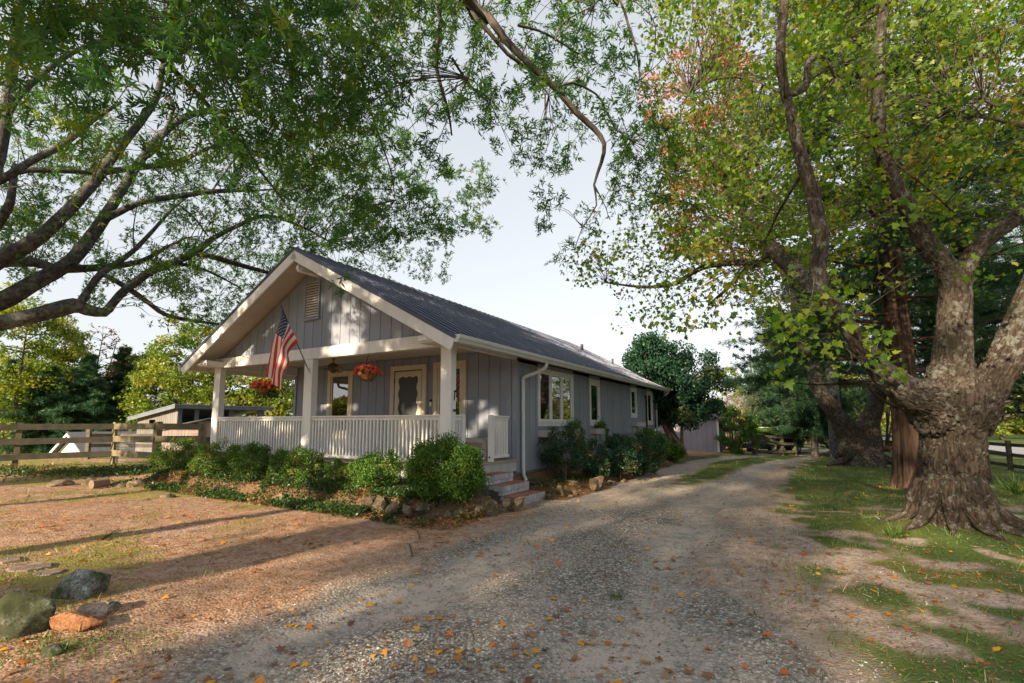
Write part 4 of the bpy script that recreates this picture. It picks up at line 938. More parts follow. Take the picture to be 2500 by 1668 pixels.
# ------------------------------------------------------------------ fences, sheds, far buildings
def zground(p): return G(p[0], p[1])
def fence(label, posts, rails, mat, pmat=None, ph=1.42, pw_=.14, rh=.14, closed=None, mesh=None, name='rail_fence', group=None):
    t = thing(name, label, 'fence', (posts[0][0], posts[0][1], G(*posts[0])))
    for i, p in enumerate(posts):
        z = G(*p); mb = MB(); mb.box(-pw_/2, pw_/2, -pw_/2, pw_/2, -.2, ph); me_ = fastmesh('post', np.concatenate(mb.V), faces=mb.Fc)
        d = np.subtract(posts[min(i+1, len(posts)-1)], posts[max(i-1, 0)]); lean = random.uniform(-.02, .02)
        o = link('post', me_, (pmat or mat) if not isinstance(pmat, dict) else pmat.get(i, mat), t, M=Matrix.Translation((p[0], p[1], z)) @ Matrix.Rotation(math.atan2(d[1], d[0]), 4, 'Z') @ Matrix.Rotation(lean, 4, 'Y'))
    for i in range(len(posts)-1):
        a, b = posts[i], posts[i+1]; d = np.subtract(b, a); L = np.linalg.norm(d); n = np.array([d[1], -d[0]])/L*(pw_/2+.02)
        for h in rails:
            mb = MB(); mb.beam((a[0]+n[0], a[1]+n[1], G(*a)+h+random.uniform(-.015, .015)), (b[0]+n[0]*1.0, b[1]+n[1], G(*b)+h+random.uniform(-.015, .015)), .035, rh)
            mb.build('rail', mat[i] if isinstance(mat, list) else mat, t)
    if mesh:
        mb = MB()
        for i in mesh:
            a, b = posts[i], posts[i+1]; d = np.subtract(b, a); L = np.linalg.norm(d); n = np.array([-d[1], d[0]])/L*.0
            for k in range(int(L/.10)): q = np.array(a)+d*k*.10/L; z = G(*q); mb.beam((q[0], q[1], z+.05), (q[0], q[1], z+ph-.1), .0035, .0035, up=(1, 0, 0))
            for k in range(14): mb.beam((a[0], a[1], G(*a)+.05+k*.1), (b[0], b[1], G(*b)+.05+k*.1), .0035, .0035)
        mb.build('wire_mesh', M['gutter_grey'], t)['kind'] = 'stuff'
    return t
fp = [gp(34, 1149, .03), gp(278, 1136, .05), gp(379, 1143, .08)]; fpx = [(p[0], p[1]) for p in fp]
d0 = np.subtract(fpx[1], fpx[0]); left = [tuple(np.array(fpx[0])-d0*k) for k in (2, 1)]
fence('weathered four-board fence on the left with sunlit posts and wire mesh', left+fpx[:2], [.36, .84, 1.28], M['wood_old'], {2: M['wood_new'], 3: M['wood_new'], 1: M['wood_new']}, rh=.19, ph=1.42)
p4 = at(497, 1040, 16.0); p5 = (p4[0]+.9, p4[1]-.2)
fence('newer yellowish board fence with wire mesh between shed and porch shrubs', [fpx[1], fpx[2], (p4[0], p4[1])], [.38, .88, 1.28], M['wood_new'], M['wood_new'], pw_=.17, rh=.20, mesh=[0, 1], ph=1.44)
a = gp(212, 1128, .0); b = gp(272, 1122, 0)
fence('short old grey fence section standing behind the main board fence', [(a[0], a[1]), (b[0], b[1]), (b[0]+2.6, b[1]-.1)], [.12, .52, .92], M['wood_old'], M['wood_old'], ph=1.15, pw_=.13)
ga = thing('pipe_gate', 'dark rusty pipe gate closing the gap beside the porch', 'gate', (p4[0]+.15, p4[1], 0))
mb = MB(); x0, y0 = p4[0]+.15, p4[1]-.1
mb.tube([(x0, y0, .1), (x0, y0, .85), (x0+.08, y0, .95), (x0+1.3, y0+.1, .95)], .018, 6); mb.build('frame', M['bark_cedar'].copy() if False else M['black'], ga)
for z in (.2, .4, .6, .78): mb = MB(); mb.tube([(x0, y0, z), (x0+1.3, y0+.1, z)], .012, 5); mb.build('bar', M['black'], ga)
# chicken shed
cs = thing('shed', 'old plank shed with sloping roof and square hole behind the fence', 'shed', UV(-27, 13, 0), -AZ)
c0, c1, w0, w1 = -28.95, -25.1, 12.0, 16.4
def zc(u): return np.interp(u, [c0, c1], [1.80, 2.30])
k = 0; u = c0
while u < c1-.02:
    u2 = min(u+.2, c1)
    hole = (c0+1.25 < (u+u2)/2 < c0+1.75)
    for za, zb in (((-.3, 1.30), (1.66, None)) if hole else ((-.3, None),)):
        mb = MB(True); t0, t1 = (zc(u), zc(u2)) if zb is None else (zb, zb); mb.prism([(u+.006, za), (u2-.006, za), (u2-.006, t1), (u+.006, t0)], 'y', w0, w0+.02); mb.build('plank', M['coopwood'], cs)
    u = u2
hbox('wall', M['backing'], [(c0+.02, c1-.02, w0+.03, w0+.04, -.3, 1.25)], cs); hbox('wall', M['coopgrey'], [(c0, c0+.03, w0, w1, -.3, 1.8), (c0, c1, w1-.03, w1, -.3, 1.8)], cs)
hbox('wall', M['coopgrey'], [(c1-.03, c1, w0+.02, w1, -.3, 1.35), (c1-.03, c1, w0+.02, w0+.2, 1.35, 2.3), (c1-.03, c1, w0+.2, w1, 2.15, 2.3), (c1-.03, c1, w0+.75, w0+.95, 1.35, 2.15), (c1-.03, c1, w0+2.4, w0+2.65, 1.35, 2.15), (c1-.03, c1, w1-.5, w1-.1, 1.35, 2.15)], cs)
mb = MB(True); mb.prism([(c0-.45, 1.74), (c1+.3, 2.34), (c1+.3, 2.37), (c0-.45, 1.77)], 'y', w0-.3, w1+.3); mb.build('roof', M['tin'], cs)
mb = MB(True); mb.prism([(c0-.40, 1.60), (c1+.25, 2.18), (c1+.25, 2.335), (c0-.40, 1.755)], 'y', w0-.28, w0-.24); mb.build('fascia', M['coopgrey'], cs)
hbox('fascia', M['coopgrey'], [(c1+.25, c1+.28, w0-.28, w1+.28, 2.18, 2.335)], cs)
ls = thing('lean_to', 'low pink-walled lean-to with pale blue corrugated metal roof in front of the shed', 'shed', UV(-20.6, 11, 0), -AZ)
l0, l1, m0, m1 = -22.3, -18.6, 10.1, 12.4
k = 0; u = l0
while u < l1-.02:
    u2 = min(u+.3, l1); zt = np.interp((u+u2)/2, [l0, l1], [1.2, 1.6]); mb = MB(True); mb.box(u+.004, u2-.004, m0, m0+.02, -.2, .72); mb.box(u+.004, u2-.004, m0, m0+.02, .98, zt); mb.build('plank', M['pinkwall'], ls); u = u2
hbox('wall', M['backing'], [(l0, l1, m0+.1, m0+.12, -.2, 1.15)], ls); hbox('wall', M['coopgrey'], [(l1-.03, l1, m0, m1, -.2, 1.55), (l0, l0+.03, m0+.03, m1, -.2, 1.2)], ls)
mb = MB(True); V = []; n = 60
for i in range(n+1):
    v_ = m0-.25+(m1-m0+.5)*i/n; z = .018*(1 if i % 4 in (1, 2) else 0)
    V += [(l0-.3, v_, 1.22+z), (l1+.3, v_, 1.68+z)]
mb.add(V, [(2*i, 2*i+1, 2*i+3, 2*i+2) for i in range(n)]); mb.build('roof', M['tin'], ls)
# far white house
wh = thing('white_house', 'white gabled house with grey shingle roof down the slope beyond the fence', 'house', UV(-57, 20, -3), -AZ)
apx = at(182, 1058, 34.0); ue, ve = uv_of(apx[0], apx[1]); hw = 3.05; zl = -.70
mb = MB(True); mb.prism([(ue-hw+.35, -5), (ue+hw-.35, -5), (ue+hw-.35, zl+.1), (ue, apx[2]-.2), (ue-hw+.35, zl+.1)], 'y', ve, ve+10); mb.build('wall', M['whitewall'], wh)
for sg in (1, -1):
    mb = MB(True); P = [(ue, apx[2]), (ue+sg*hw, zl-.05), (ue+sg*hw, zl+.02), (ue, apx[2]+.09)]; mb.prism(P, 'y', ve-.4, ve+10.3); mb.build('roof', M['shingle'], wh)
    mb = MB(True); P = [(ue, apx[2]-.17), (ue+sg*hw, zl-.22), (ue+sg*hw, zl-.055), (ue, apx[2]-.005)]; mb.prism(P, 'y', ve-.43, ve-.40); mb.build('bargeboard', M['whitewall'], wh)
hbox('gable_window', M['coopgrey'], [(ue-.2, ue+.2, ve-.03, ve, zl+.62, zl+.86)], wh)
# lavender garden shed behind the dark tree
P = gp(1755, 1098, -.05); su, sv_ = uv_of(P[0], P[1]); sh = thing('garden_shed', 'faded lavender board shed with white corner post half behind the dark tree', 'shed', tuple(P), -AZ)
u = su-3.6
while u < su-.02: u2 = u+.3; hbox('siding_panel', M['shedlav'], [(u+.005, min(u2, su)-.005, sv_, sv_+.02, -.2, 1.75)], sh); u = u2
hbox('wall', M['backing'], [(su-3.6, su-.02, sv_+.03, sv_+.05, -.2, 1.7), (su-.05, su-.02, sv_+.05, sv_+3, -.2, 1.7)], sh)
hbox('corner_post', M['white'], [(su-.06, su+.05, sv_-.02, sv_+.08, -.2, 1.8)], sh)
for j in range(10): hbox('siding_panel', M['shedlav'], [(su, su+.02, sv_+.1+j*.3, sv_+.39+j*.3, -.2, 1.75)], sh)
mb = MB(True); mb.prism([(su-3.9, 1.74), (su+.25, 1.74), (su-1.8, 2.7)], 'y', sv_-.2, sv_+3.3); mb.build('roof', M['coopgrey'], sh)
# back fences and gate
Pf = [at(px, 1033, Y)[:2] for px, Y in ((1838, 29.5), (1906, 31), (1937, 32))]; Pf = [tuple(p) for p in Pf]
fence('brown board fence with diagonal brace before the parked car', Pf, [.22, .72, 1.12], M['wood_old'], M['wood_old'], ph=1.25, pw_=.17, rh=.15)
mb = MB(); mb.beam((Pf[0][0]+.2, Pf[0][1]-.2, .7), (Pf[1][0], Pf[1][1]-.16, .2), .035, .14); 
t = thing('fence_brace', 'diagonal board leaning across the brown fence', 'board', (Pf[0][0]+.2, Pf[0][1]-.2, .2)); mb.build('board', M['wood_old'], t)
gt = thing('farm_gate', 'black tubular steel farm gate standing open on the far lawn', 'gate', tuple(at(1995, 1085, 34)[:2])+(0,))
A, B = at(1945, 1080, 33.5), at(1994, 1080, 33.5); x0, x1, yy = A[0], B[0], 33.5; z0 = G(x0, yy)
mb = MB(); mb.tube([(x0, yy, z0+.1), (x0, yy, z0+1.3), (x1-.1, yy, z0+1.3), (x1, yy, z0+1.2), (x1, yy, z0+.1)], .026, 6); mb.build('frame', M['black'], gt)
for z in (.1, .28, .46, .66, .9, 1.1): mb = MB(); mb.tube([(x0, yy, z0+z), (x1, yy, z0+z)], .02, 5); mb.build('bar', M['black'], gt)
# right fence
A = at(2468, 1147, 22.0); B = at(2160, 1097, 37.0); A, B = np.array(A[:2]), np.array(B[:2]); dd_ = (B-A)/np.linalg.norm(B-A); posts = [tuple(A+dd_*2.55*k) for k in range(-3, 12)]
fence('dark green-grey three-rail board fence along the road on the right', posts, [.22, .68, 1.12], M['wood_dark'], {3: M['wood_old']}, ph=1.32, pw_=.15, rh=.15)
road = MB(); near = [(2700, 1132), (2500, 1112), (2412, 1099), (2190, 1078), (2020, 1061.5), (1850, 1056), (1500, 1052)]; far_ = [(2700, 1098), (2500, 1090), (2412, 1084.5), (2190, 1069), (2020, 1057), (1850, 1052.5), (1500, 1049)]
V = []; 
for a, b in zip(near, far_):
    for q in (a, b): g = gp(q[0], q[1], -.54); V.append((g[0], g[1], -.50 if g[0] > 15 else -.45))
road.add(V, [(2*i, 2*i+2, 2*i+3, 2*i+1) for i in range(len(near)-1)]); o = road.build('road', M['asphalt']); o['kind'] = 'structure'
# parked car behind the fence
def car(c, rz, label):
    t = thing('parked_car', label, 'car', c, rz); W_ = wm(t)
    def lm(mb, name, mat, parent=t, bevel=0): 
        V = np.concatenate(mb.V); V = np.c_[V, np.ones(len(V))]@np.array(W_).T; mb.V = [V[:, :3]]; return mb.build(name, mat, parent, bevel=bevel)
    mb = MB(); prof = [(-2.1,.35),(-2.15,.75),(-2.0,.95),(-1.2,1.02),(-.75,1.40),(.75,1.42),(1.35,1.02),(2.0,.92),(2.2,.7),(2.15,.35)]
    mb.prism(prof, 'y', -.85, .85); b = lm(mb, 'body', M['carblue'], bevel=.06)
    mb = MB(); mb.prism([(-1.08,1.03),(-.72,1.36),(-.05,1.37),(-.05,1.03)], 'y', -.862, .862); mb.prism([(.03,1.03),(.03,1.37),(.72,1.38),(1.2,1.03)], 'y', -.862, .862); lm(mb, 'side_window', M['glassdark'])
    for x in (-1.35, 1.4):
        for y in (-.80, .80):
            mb = MB(); mb.tube([(x, y-.1, .33), (x, y+.1, .33)], .33, 18); wl = lm(mb, 'wheel', M['black']); mb = MB(); mb.tube([(x, y-.11, .33), (x, y+.11, .33)], .19, 14); lm(mb, 'rim', M['gutter_grey'], wl)
    for y in (-.6, .6): mb = MB(); mb.box(-2.17, -2.08, y-.18, y+.18, .72, .85); lm(mb, 'headlight', M['gutter'])
    for y in (-.6, .6): mb = MB(); mb.box(2.1, 2.2, y-.18, y+.18, .72, .85); lm(mb, 'tail_light', M['cloth_r'])
M['carblue'] = paint('car_paint', (.025,.03,.06), (.02,.025,.05), .25, 1, fine=False); M['glassdark'] = paint('car_glass', (.01,.012,.015), rough=.08, fine=False)
q = at(1885, 1033, 34.5); car((q[0], q[1], G(q[0], q[1])), .5, 'dark blue car parked behind the brown board fence')
def canoe(c, rz):
    t = thing('kayak', 'lime green and white kayak lying above the brown board fence', 'kayak', c, rz); W_ = np.array(wm(t)); V = []
    n = 14
    for i in range(n+1):
        s_ = -1+2*i/n; wd = .34*(1-s_**4)+.01; z = .12*s_**4
        for j in range(8): a = 2*math.pi*j/8; V.append((1.5*s_, wd*math.cos(a), z+.17*(1-s_**6)*math.sin(a)+.2))
    V = np.c_[np.array(V), np.ones(len(V))]@W_.T; mb = MB(); mb.add(V[:, :3], tubefaces(n+1, 8)); mb.build('hull', paint('lime', (.10,.20,.03), fine=False), t, smooth=True)
    V = [(x, y, .38) for x in (-.5, .5) for y in (-.16, .16)] + [(x, y, .42) for x in (-.5, .5) for y in (-.16, .16)]; V = np.c_[np.array(V), np.ones(8)]@W_.T
    mb = MB(); mb.add(V[:, :3], [(0,1,3,2),(4,5,7,6),(0,1,5,4),(2,3,7,6),(0,2,6,4),(1,3,7,5)]); mb.build('cockpit_rim', M['white'], t)
    p = np.array(c)
    for s_ in (-.9, .9): mb = MB(); mb.beam(p+np.array([s_*math.cos(rz), s_*math.sin(rz), -1.2]), p+np.array([s_*math.cos(rz), s_*math.sin(rz), .03]), .1, .1, up=(1, 0, 0)); mb.build('stand', M['wood_old'], t)
q = at(1868, 1033, 31.8); canoe((q[0], q[1], .82), .5)
# ------------------------------------------------------------------ trees
def wpx_r(px, py, Y, wpx):
    p = at(px, py, Y); d = p[1]*CP+(p[2]-EYE)*SP; return wpx/2*d/F*.97
def stretch(pts):
    """how much the wide lens widens a limb, seen across its own direction"""
    q = np.array([(p[0], p[1]) for p in pts], float); d = np.gradient(q, axis=0); d /= np.linalg.norm(d, axis=1)[:, None]+1e-9; n = np.stack([-d[:, 1], d[:, 0]], 1)
    rv = q-np.array([PX, PY]); R_ = np.linalg.norm(rv, axis=1); rv /= R_[:, None]+1e-9; c2 = np.sum(n*rv, 1)**2; cp = np.cos(np.arctan(np.minimum(R_, 1900)/F)); return np.sqrt(c2/cp**2+1-c2)
def limb(L, pts, n=10, seed=0, wob=0, rough=.12, step=.15):
    """pts: (px, py, depth, width in px)"""
    P = [at(x, y, Y) for x, y, Y, w_ in pts]; r = [wpx_r(x, y, Y, w_)/k for (x, y, Y, w_), k in zip(pts, stretch(pts))]
    return L.add(P, r, step, n, rough, wob, seed)
def bloblimb(L, a, b, r0, r1, seed, sag=.1, n=5, step=.3):
    a = np.array(a); b = np.array(b); m_ = (a+b)/2+rng.normal(size=3)*np.linalg.norm(b-a)*.07; m_[2] += sag*np.linalg.norm(b-a)
    L.add([a, m_, b], [r0, (r0+r1)/2*.9, r1], step, n, .1, 0, seed)
def tree(name, label, base, top, trunk_r, cc, cr, nclump, nleaf, lsize, mat, bark, tmpl=RH, group=None, cat='tree', clump=.22, tint=.0, shell=.55, flat=.6, lean=(0,0), limbs=None, seed=0, low=None, stems=1, axis=None):
    """base xyz, trunk to height top; crown ellipsoid centre cc radii cr made of clumps"""
    global rng; keep = rng; rng = np.random.default_rng(seed+1000)
    t = thing(name, label, cat, tuple(base), 0, group); L = Limbs(); base = np.array(base, float); cc = np.array(cc, float); cr = np.array(cr, float)
    starts = []
    for s_ in range(stems):
        off = rng.normal(size=3)*trunk_r*(1.6 if stems > 1 else 0); off[2] = 0
        tip = cc+np.array([rng.normal()*cr[0]*(.4 if stems > 1 else .08), rng.normal()*cr[1]*(.4 if stems > 1 else .08), cr[2]*.55]); tip[2] = max(tip[2], top)
        m1 = base+off+(tip-base)*.35+rng.normal(size=3)*trunk_r*.8
        P = L.add([base+off-np.array([0, 0, .15]), base+off+np.array([0, 0, .3]), m1, tip], [trunk_r*1.5, trunk_r*1.05, trunk_r*.75, trunk_r*.12], max(.25, trunk_r), 9 if trunk_r > .12 else 6, .12, 0, seed+s_); starts.append(P)
    L.build('trunk', bark, t); ST = np.vstack(starts)
    d = rng.normal(size=(nclump, 3)); d /= np.linalg.norm(d, axis=1)[:, None]; rr = shell+(1-shell)*rng.random(nclump)**.6
    wob = 1+.25*(fbm(d*2.2+seed, 2, seed)-.5)*2
    cl = cc+d*cr*(rr*wob)[:, None]
    if low is not None: cl = cl[cl[:, 2] > low]
    L2 = Limbs(); k = len(cl)
    for i in range(0, k, 1 if k < 90 else 2):
        c = cl[i]; dz = ST[:, 2] < c[2]-.15*np.linalg.norm(c[:2]-base[:2]); S = ST[dz] if dz.any() else ST; j = np.argmin(np.linalg.norm(S-c, axis=1)); L2_ = np.linalg.norm(S[j]-c)
        bloblimb(L2, S[j], c, min(trunk_r*.4, .02*L2_+.01), .008, seed+i, .08, 4, .5)
    if L2.n: L2.build('limbs', bark, t)['kind'] = 'stuff'
    per = nleaf//len(cl); sz = rng.uniform(.6, 1.3, len(cl))*clump*float(cr.mean())
    P = np.repeat(cl, per, 0); n = len(P); o = rng.normal(size=(n, 3)); o /= np.linalg.norm(o, axis=1)[:, None]; o *= (rng.random(n)**.45)[:, None]
    P = P+o*np.repeat(sz, per)[:, None]*np.array([1, 1, flat])
    tn = np.repeat((rng.random(len(cl)) < tint).astype(float)*rng.uniform(.5, 1, len(cl)), per)
    leafcloud('crown', P, lsize*rng.uniform(.7, 1.3, n), tmpl, mat, t, nrm=(o+rng.normal(size=(n, 3))*.6+np.array([0, 0, .5])), axis=axis if axis is None else np.tile(axis, (n, 1))+rng.normal(size=(n, 3))*.5, tint=tn, stuff=True)
    rng = keep; return t
def conifer(name, label, base, h, rad, trunk_r, nb, nleaf, lsize, mat, bark, z0=.2, seed=0, tmpl=None, group=None, droop=.15, cat='tree', irregular=.35, lean=(0, 0)):
    global rng; keep = rng; rng = np.random.default_rng(seed+2000); t = thing(name, label, cat, tuple(base), 0, group); base = np.array(base, float)
    tip = base+np.array([lean[0], lean[1], h]); L = Limbs(); L.add([base-np.array([0, 0, .2]), base+np.array([0, 0, .4]), (base+tip)/2, tip], [trunk_r*1.25, trunk_r, trunk_r*.65, .03], .3, 9, .1, 0, seed); L.build('trunk', bark, t)
    L2 = Limbs(); P = []; AX = []; per = max(4, nleaf//nb)
    for i in range(nb):
        f_ = z0+(1-z0)*(i+.5)/nb; a = i*2.4+rng.normal()*.4; prof = (1-f_)**.8*(.55+.45*min(1, (f_-z0)*6+.4)); R_ = rad*prof*(1+irregular*rng.normal()*.6); R_ = max(R_, .25)
        s = base+(tip-base)*f_; d = np.array([math.cos(a), math.sin(a), 0]); e = s+d*R_+np.array([0, 0, R_*(.25-droop*2+.2*f_)]); m_ = (s+e)/2+np.array([0, 0, R_*.08])
        L2.add([s, m_, e], [.012+.018*R_, .01+.008*R_, .006], .5, 4, .0, 0, i)
        tt = rng.random(per)**.7; q = s*(1-tt[:, None])**1+e*tt[:, None]+np.array([0, 0, R_*.1])*(4*tt*(1-tt))[:, None]
        sp = (.30*R_*(.35+.65*(1-np.abs(tt-.5)*1.2))); q = q+rng.normal(size=(per, 3))*sp[:, None]*np.array([.5, .5, .16]); P.append(q); AX.append(np.tile(d+np.array([0, 0, -droop]), (per, 1))+rng.normal(size=(per, 3))*.5)
    L2.build('limbs', bark, t)['kind'] = 'stuff'; P = np.vstack(P); AX = np.vstack(AX); n = len(P)
    cl = vnoise(P*.8, seed); leafcloud('crown', P, lsize*rng.uniform(.7, 1.3, n), tmpl or CEDAR[seed % 3], mat, t, axis=AX, tint=(cl > .72)*(rng.random(n)*.8), stuff=True); rng = keep; return t
# --- hero maple on the right
mapt = thing('maple_tree', 'massive old maple with rough forked trunk and yellow-green leaves beside the driveway', 'tree', (6.0, 7.0, G(6, 7)))
T = MB(); segs = []
def tr(pts, n=16):
    P = [at(x, y, Y) for x, y, Y, w_ in pts]; r = [wpx_r(x, y, Y, w_)/k for (x, y, Y, w_), k in zip(pts, stretch(pts))]
    P, r = resample(P, r, .12); T.tube(P, r, n); segs.append((P, r)); return P
main = tr([(2335,1370,6.95,270),(2333,1310,6.95,226),(2330,1250,6.95,190),(2326,1150,6.95,168),(2324,1060,6.95,176),(2322,1000,6.95,215),(2322,965,6.95,225)])
tr([(2290,1010,6.9,150),(2262,975,6.8,112),(2211,955,6.65,82),(2130,883,6.4,58),(2064,789,6.2,50),(2003,709,6.1,50),(1998,640,6.1,46),(2004,580,6.1,44),(1982,469,6.1,40),(1955,379,6.0,36),(1929,268,6.0,30),(1906,156,5.9,27),(1915,0,5.8,24),(1925,-120,5.7,18)])
tr([(2325,1000,6.95,160),(2324,883,7.0,102),(2328,780,7.0,92),(2333,700,7.0,86),(2305,650,6.95,70),(2260,590,6.9,62),(2232,536,6.9,58),(2187,455,6.8,50),(2156,379,6.8,44),(2143,286,6.7,38),(2147,134,6.6,34),(2156,22,6.6,30),(2160,-120,6.5,24)])
tr([(2336,720,7.0,70),(2360,645,7.05,52),(2415,580,7.1,46),(2500,518,7.2,42),(2620,440,7.3,30)])
tr([(2345,1010,6.95,170),(2400,968,6.9,120),(2450,890,6.8,104),(2485,810,6.7,96),(2530,690,6.5,84),(2600,500,6.3,66),(2660,250,6.1,50),(2700,0,6,36)])
for a, L_, r_ in ((195,.56,.09),(228,.42,.08),(262,.50,.10),(300,.44,.09),(335,.62,.10),(5,.5,.09),(60,.5,.1),(110,.5,.1),(155,.5,.1)):
    b = np.array([main[0][0], main[0][1], G(6.1, 6.95)-.05]); d = np.array([math.cos(R(a)), math.sin(R(a)), 0]); P, r = resample([b+d*.30+np.array([0,0,.62]), b+d*.40+np.array([0,0,.32]), b+d*L_+np.array([0,0,.10]), b+d*(L_+.38)+np.array([0,0,-.04])], [r_*1.2, r_*1.2, r_*.85, .03], .1); T.tube(P, r, 9); segs.append((P, r))
me0 = fastmesh('tmp', np.concatenate(T.V), faces=T.Fc); o0 = bpy.data.objects.new('tmp', me0); COL.objects.link(o0)
mdf = o0.modifiers.new('r', 'REMESH'); mdf.mode = 'VOXEL'; mdf.voxel_size = .0135; sm_ = o0.modifiers.new('s', 'SMOOTH'); sm_.iterations = 14; sm_.factor = .6
dg = bpy.context.evaluated_depsgraph_get(); ev = bpy.data.meshes.new_from_object(o0.evaluated_get(dg)); bpy.data.objects.remove(o0); bpy.data.meshes.remove(me0)
nv = len(ev.vertices); V = np.empty(nv*3, np.float32); ev.vertices.foreach_get('co', V); V = V.reshape(-1, 3).astype(float)
N = np.empty(nv*3, np.float32); ev.vertices.foreach_get('normal', N); N = N.reshape(-1, 3)
best = np.full(nv, 1e9); BK = np.zeros((nv, 3)); RR = np.zeros(nv)
for si, (P, r) in enumerate(segs):
    X, Y_ = frames(P); cum = np.concatenate([[0], np.cumsum(np.linalg.norm(np.diff(P, axis=0), axis=1))])
    for c in range(0, nv, 20000):
        v = V[c:c+20000]; d2 = np.linalg.norm(v[:, None, :]-P[None], axis=2)-np.asarray(r)[None]; j = d2.argmin(1); dm = d2[np.arange(len(v)), j]; w_ = dm < best[c:c+20000]; idx = np.where(w_)[0]+c
        q = V[idx]-P[j[w_]]; BK[idx, 0] = np.sum(q*X[j[w_]], 1); BK[idx, 1] = np.sum(q*Y_[j[w_]], 1); BK[idx, 2] = cum[j[w_]]+np.sum(q*np.cross(X[j[w_]], Y_[j[w_]]), 1)+(si*5.3 if 0 < si < 5 else 0); best[idx] = dm[w_]; RR[idx] = np.asarray(r)[j[w_]]
lowf = sm(.12, .35, RR)
def crack(fx, fz, wd_, sd): return np.exp(-((fbm(np.stack([BK[:, 0]*fx, BK[:, 1]*fx, BK[:, 2]*fz], -1)+.35*fbm(BK*5, 2, 3)[:, None], 3, sd)-.5)/wd_)**2)
gr = np.maximum(crack(9, 1.5, .030, 8), .85*crack(15, 2.6, .035, 18)); gr2 = crack(26, 9, .05, 28)
rd2 = fbm(np.stack([BK[:, 0]*34, BK[:, 1]*34, BK[:, 2]*12], -1), 3, 12)-.5; rd3 = fbm(np.stack([BK[:, 0]*12, BK[:, 1]*12, BK[:, 2]*5], -1), 3, 22)-.5; big = fbm(np.stack([BK[:, 0]*3.2, BK[:, 1]*3.2, BK[:, 2]*1.1], -1), 3, 15)-.5
V = V - N*(gr*(.010+.042*lowf)+gr2*(.004+.010*lowf)-rd2*(.010+.022*lowf)-rd3*(.006+.035*lowf)-big*(.02+.15*lowf)-.012*lowf)[:, None]
ev.vertices.foreach_set('co', tofrm(V, wm(mapt)).astype(np.float32).ravel()); a_ = ev.attributes.new('bk', 'FLOAT_VECTOR', 'POINT'); a_.data.foreach_set('vector', BK.astype(np.float32).ravel())
ev.update(); ev.materials.clear(); link('trunk', ev, M['bark_maple'], mapt, smooth=True)
LM = Limbs()
limb(LM, [(2003,712,6.1,46),(1941,661,6.6,44),(1885,606,7.2,36),(1850,560,7.8,28),(1795,505,8.6,16),(1760,440,9.2,9)], 9, 31)
limb(LM, [(1885,614,7.2,28),(1850,645,7.8,20),(1800,640,8.4,18),(1712,655,9.2,14),(1640,695,10,10),(1560,700,10.6,7),(1480,690,11,4)], 7, 32)
limb(LM, [(1830,645,8.1,12),(1780,700,8.8,10),(1730,745,9.5,6)], 6, 33)
limb(LM, [(1915,235,5.95,16),(1965,215,6.0,16),(1975,150,6.2,15),(2010,140,6.4,14),(2040,190,6.6,9)], 6, 34)
limb(LM, [(2640,370,6.4,26),(2500,306,6.8,20),(2430,290,7,15),(2370,278,7.2,14),(2321,262,7.4,8)], 7, 35)
limb(LM, [(2370,278,7.2,12),(2400,245,7.2,10),(2450,268,7.1,7)], 6, 36)
limb(LM, [(1960,420,6.1,9),(1900,520,6.8,7),(1870,590,7.4,5)], 5, 37)
limb(LM, [(1930,240,6,10),(1850,200,6.8,8),(1760,190,7.6,6),(1680,230,8.4,4)], 5, 38)
limb(LM, [(2215,960,6.6,10),(2120,900,6.1,8),(2060,845,5.9,5),(2030,815,5.8,4)], 5, 39)
limb(LM, [(2003,712,6.1,14),(1960,715,5.9,8),(1930,700,5.8,4)], 5, 41)
limb(LM, [(2160,380,6.8,10),(2240,440,6.6,7),(2330,520,6.5,5)], 5, 42)
limb(LM, [(1800,640,8.4,9),(1760,560,9,7),(1690,500,9.6,5),(1600,480,10.3,3)], 5, 43)
MP = np.vstack([LM.allpts()]+[np.hstack([P, np.asarray(r)[:, None]]) for P, r in segs[1:5]])
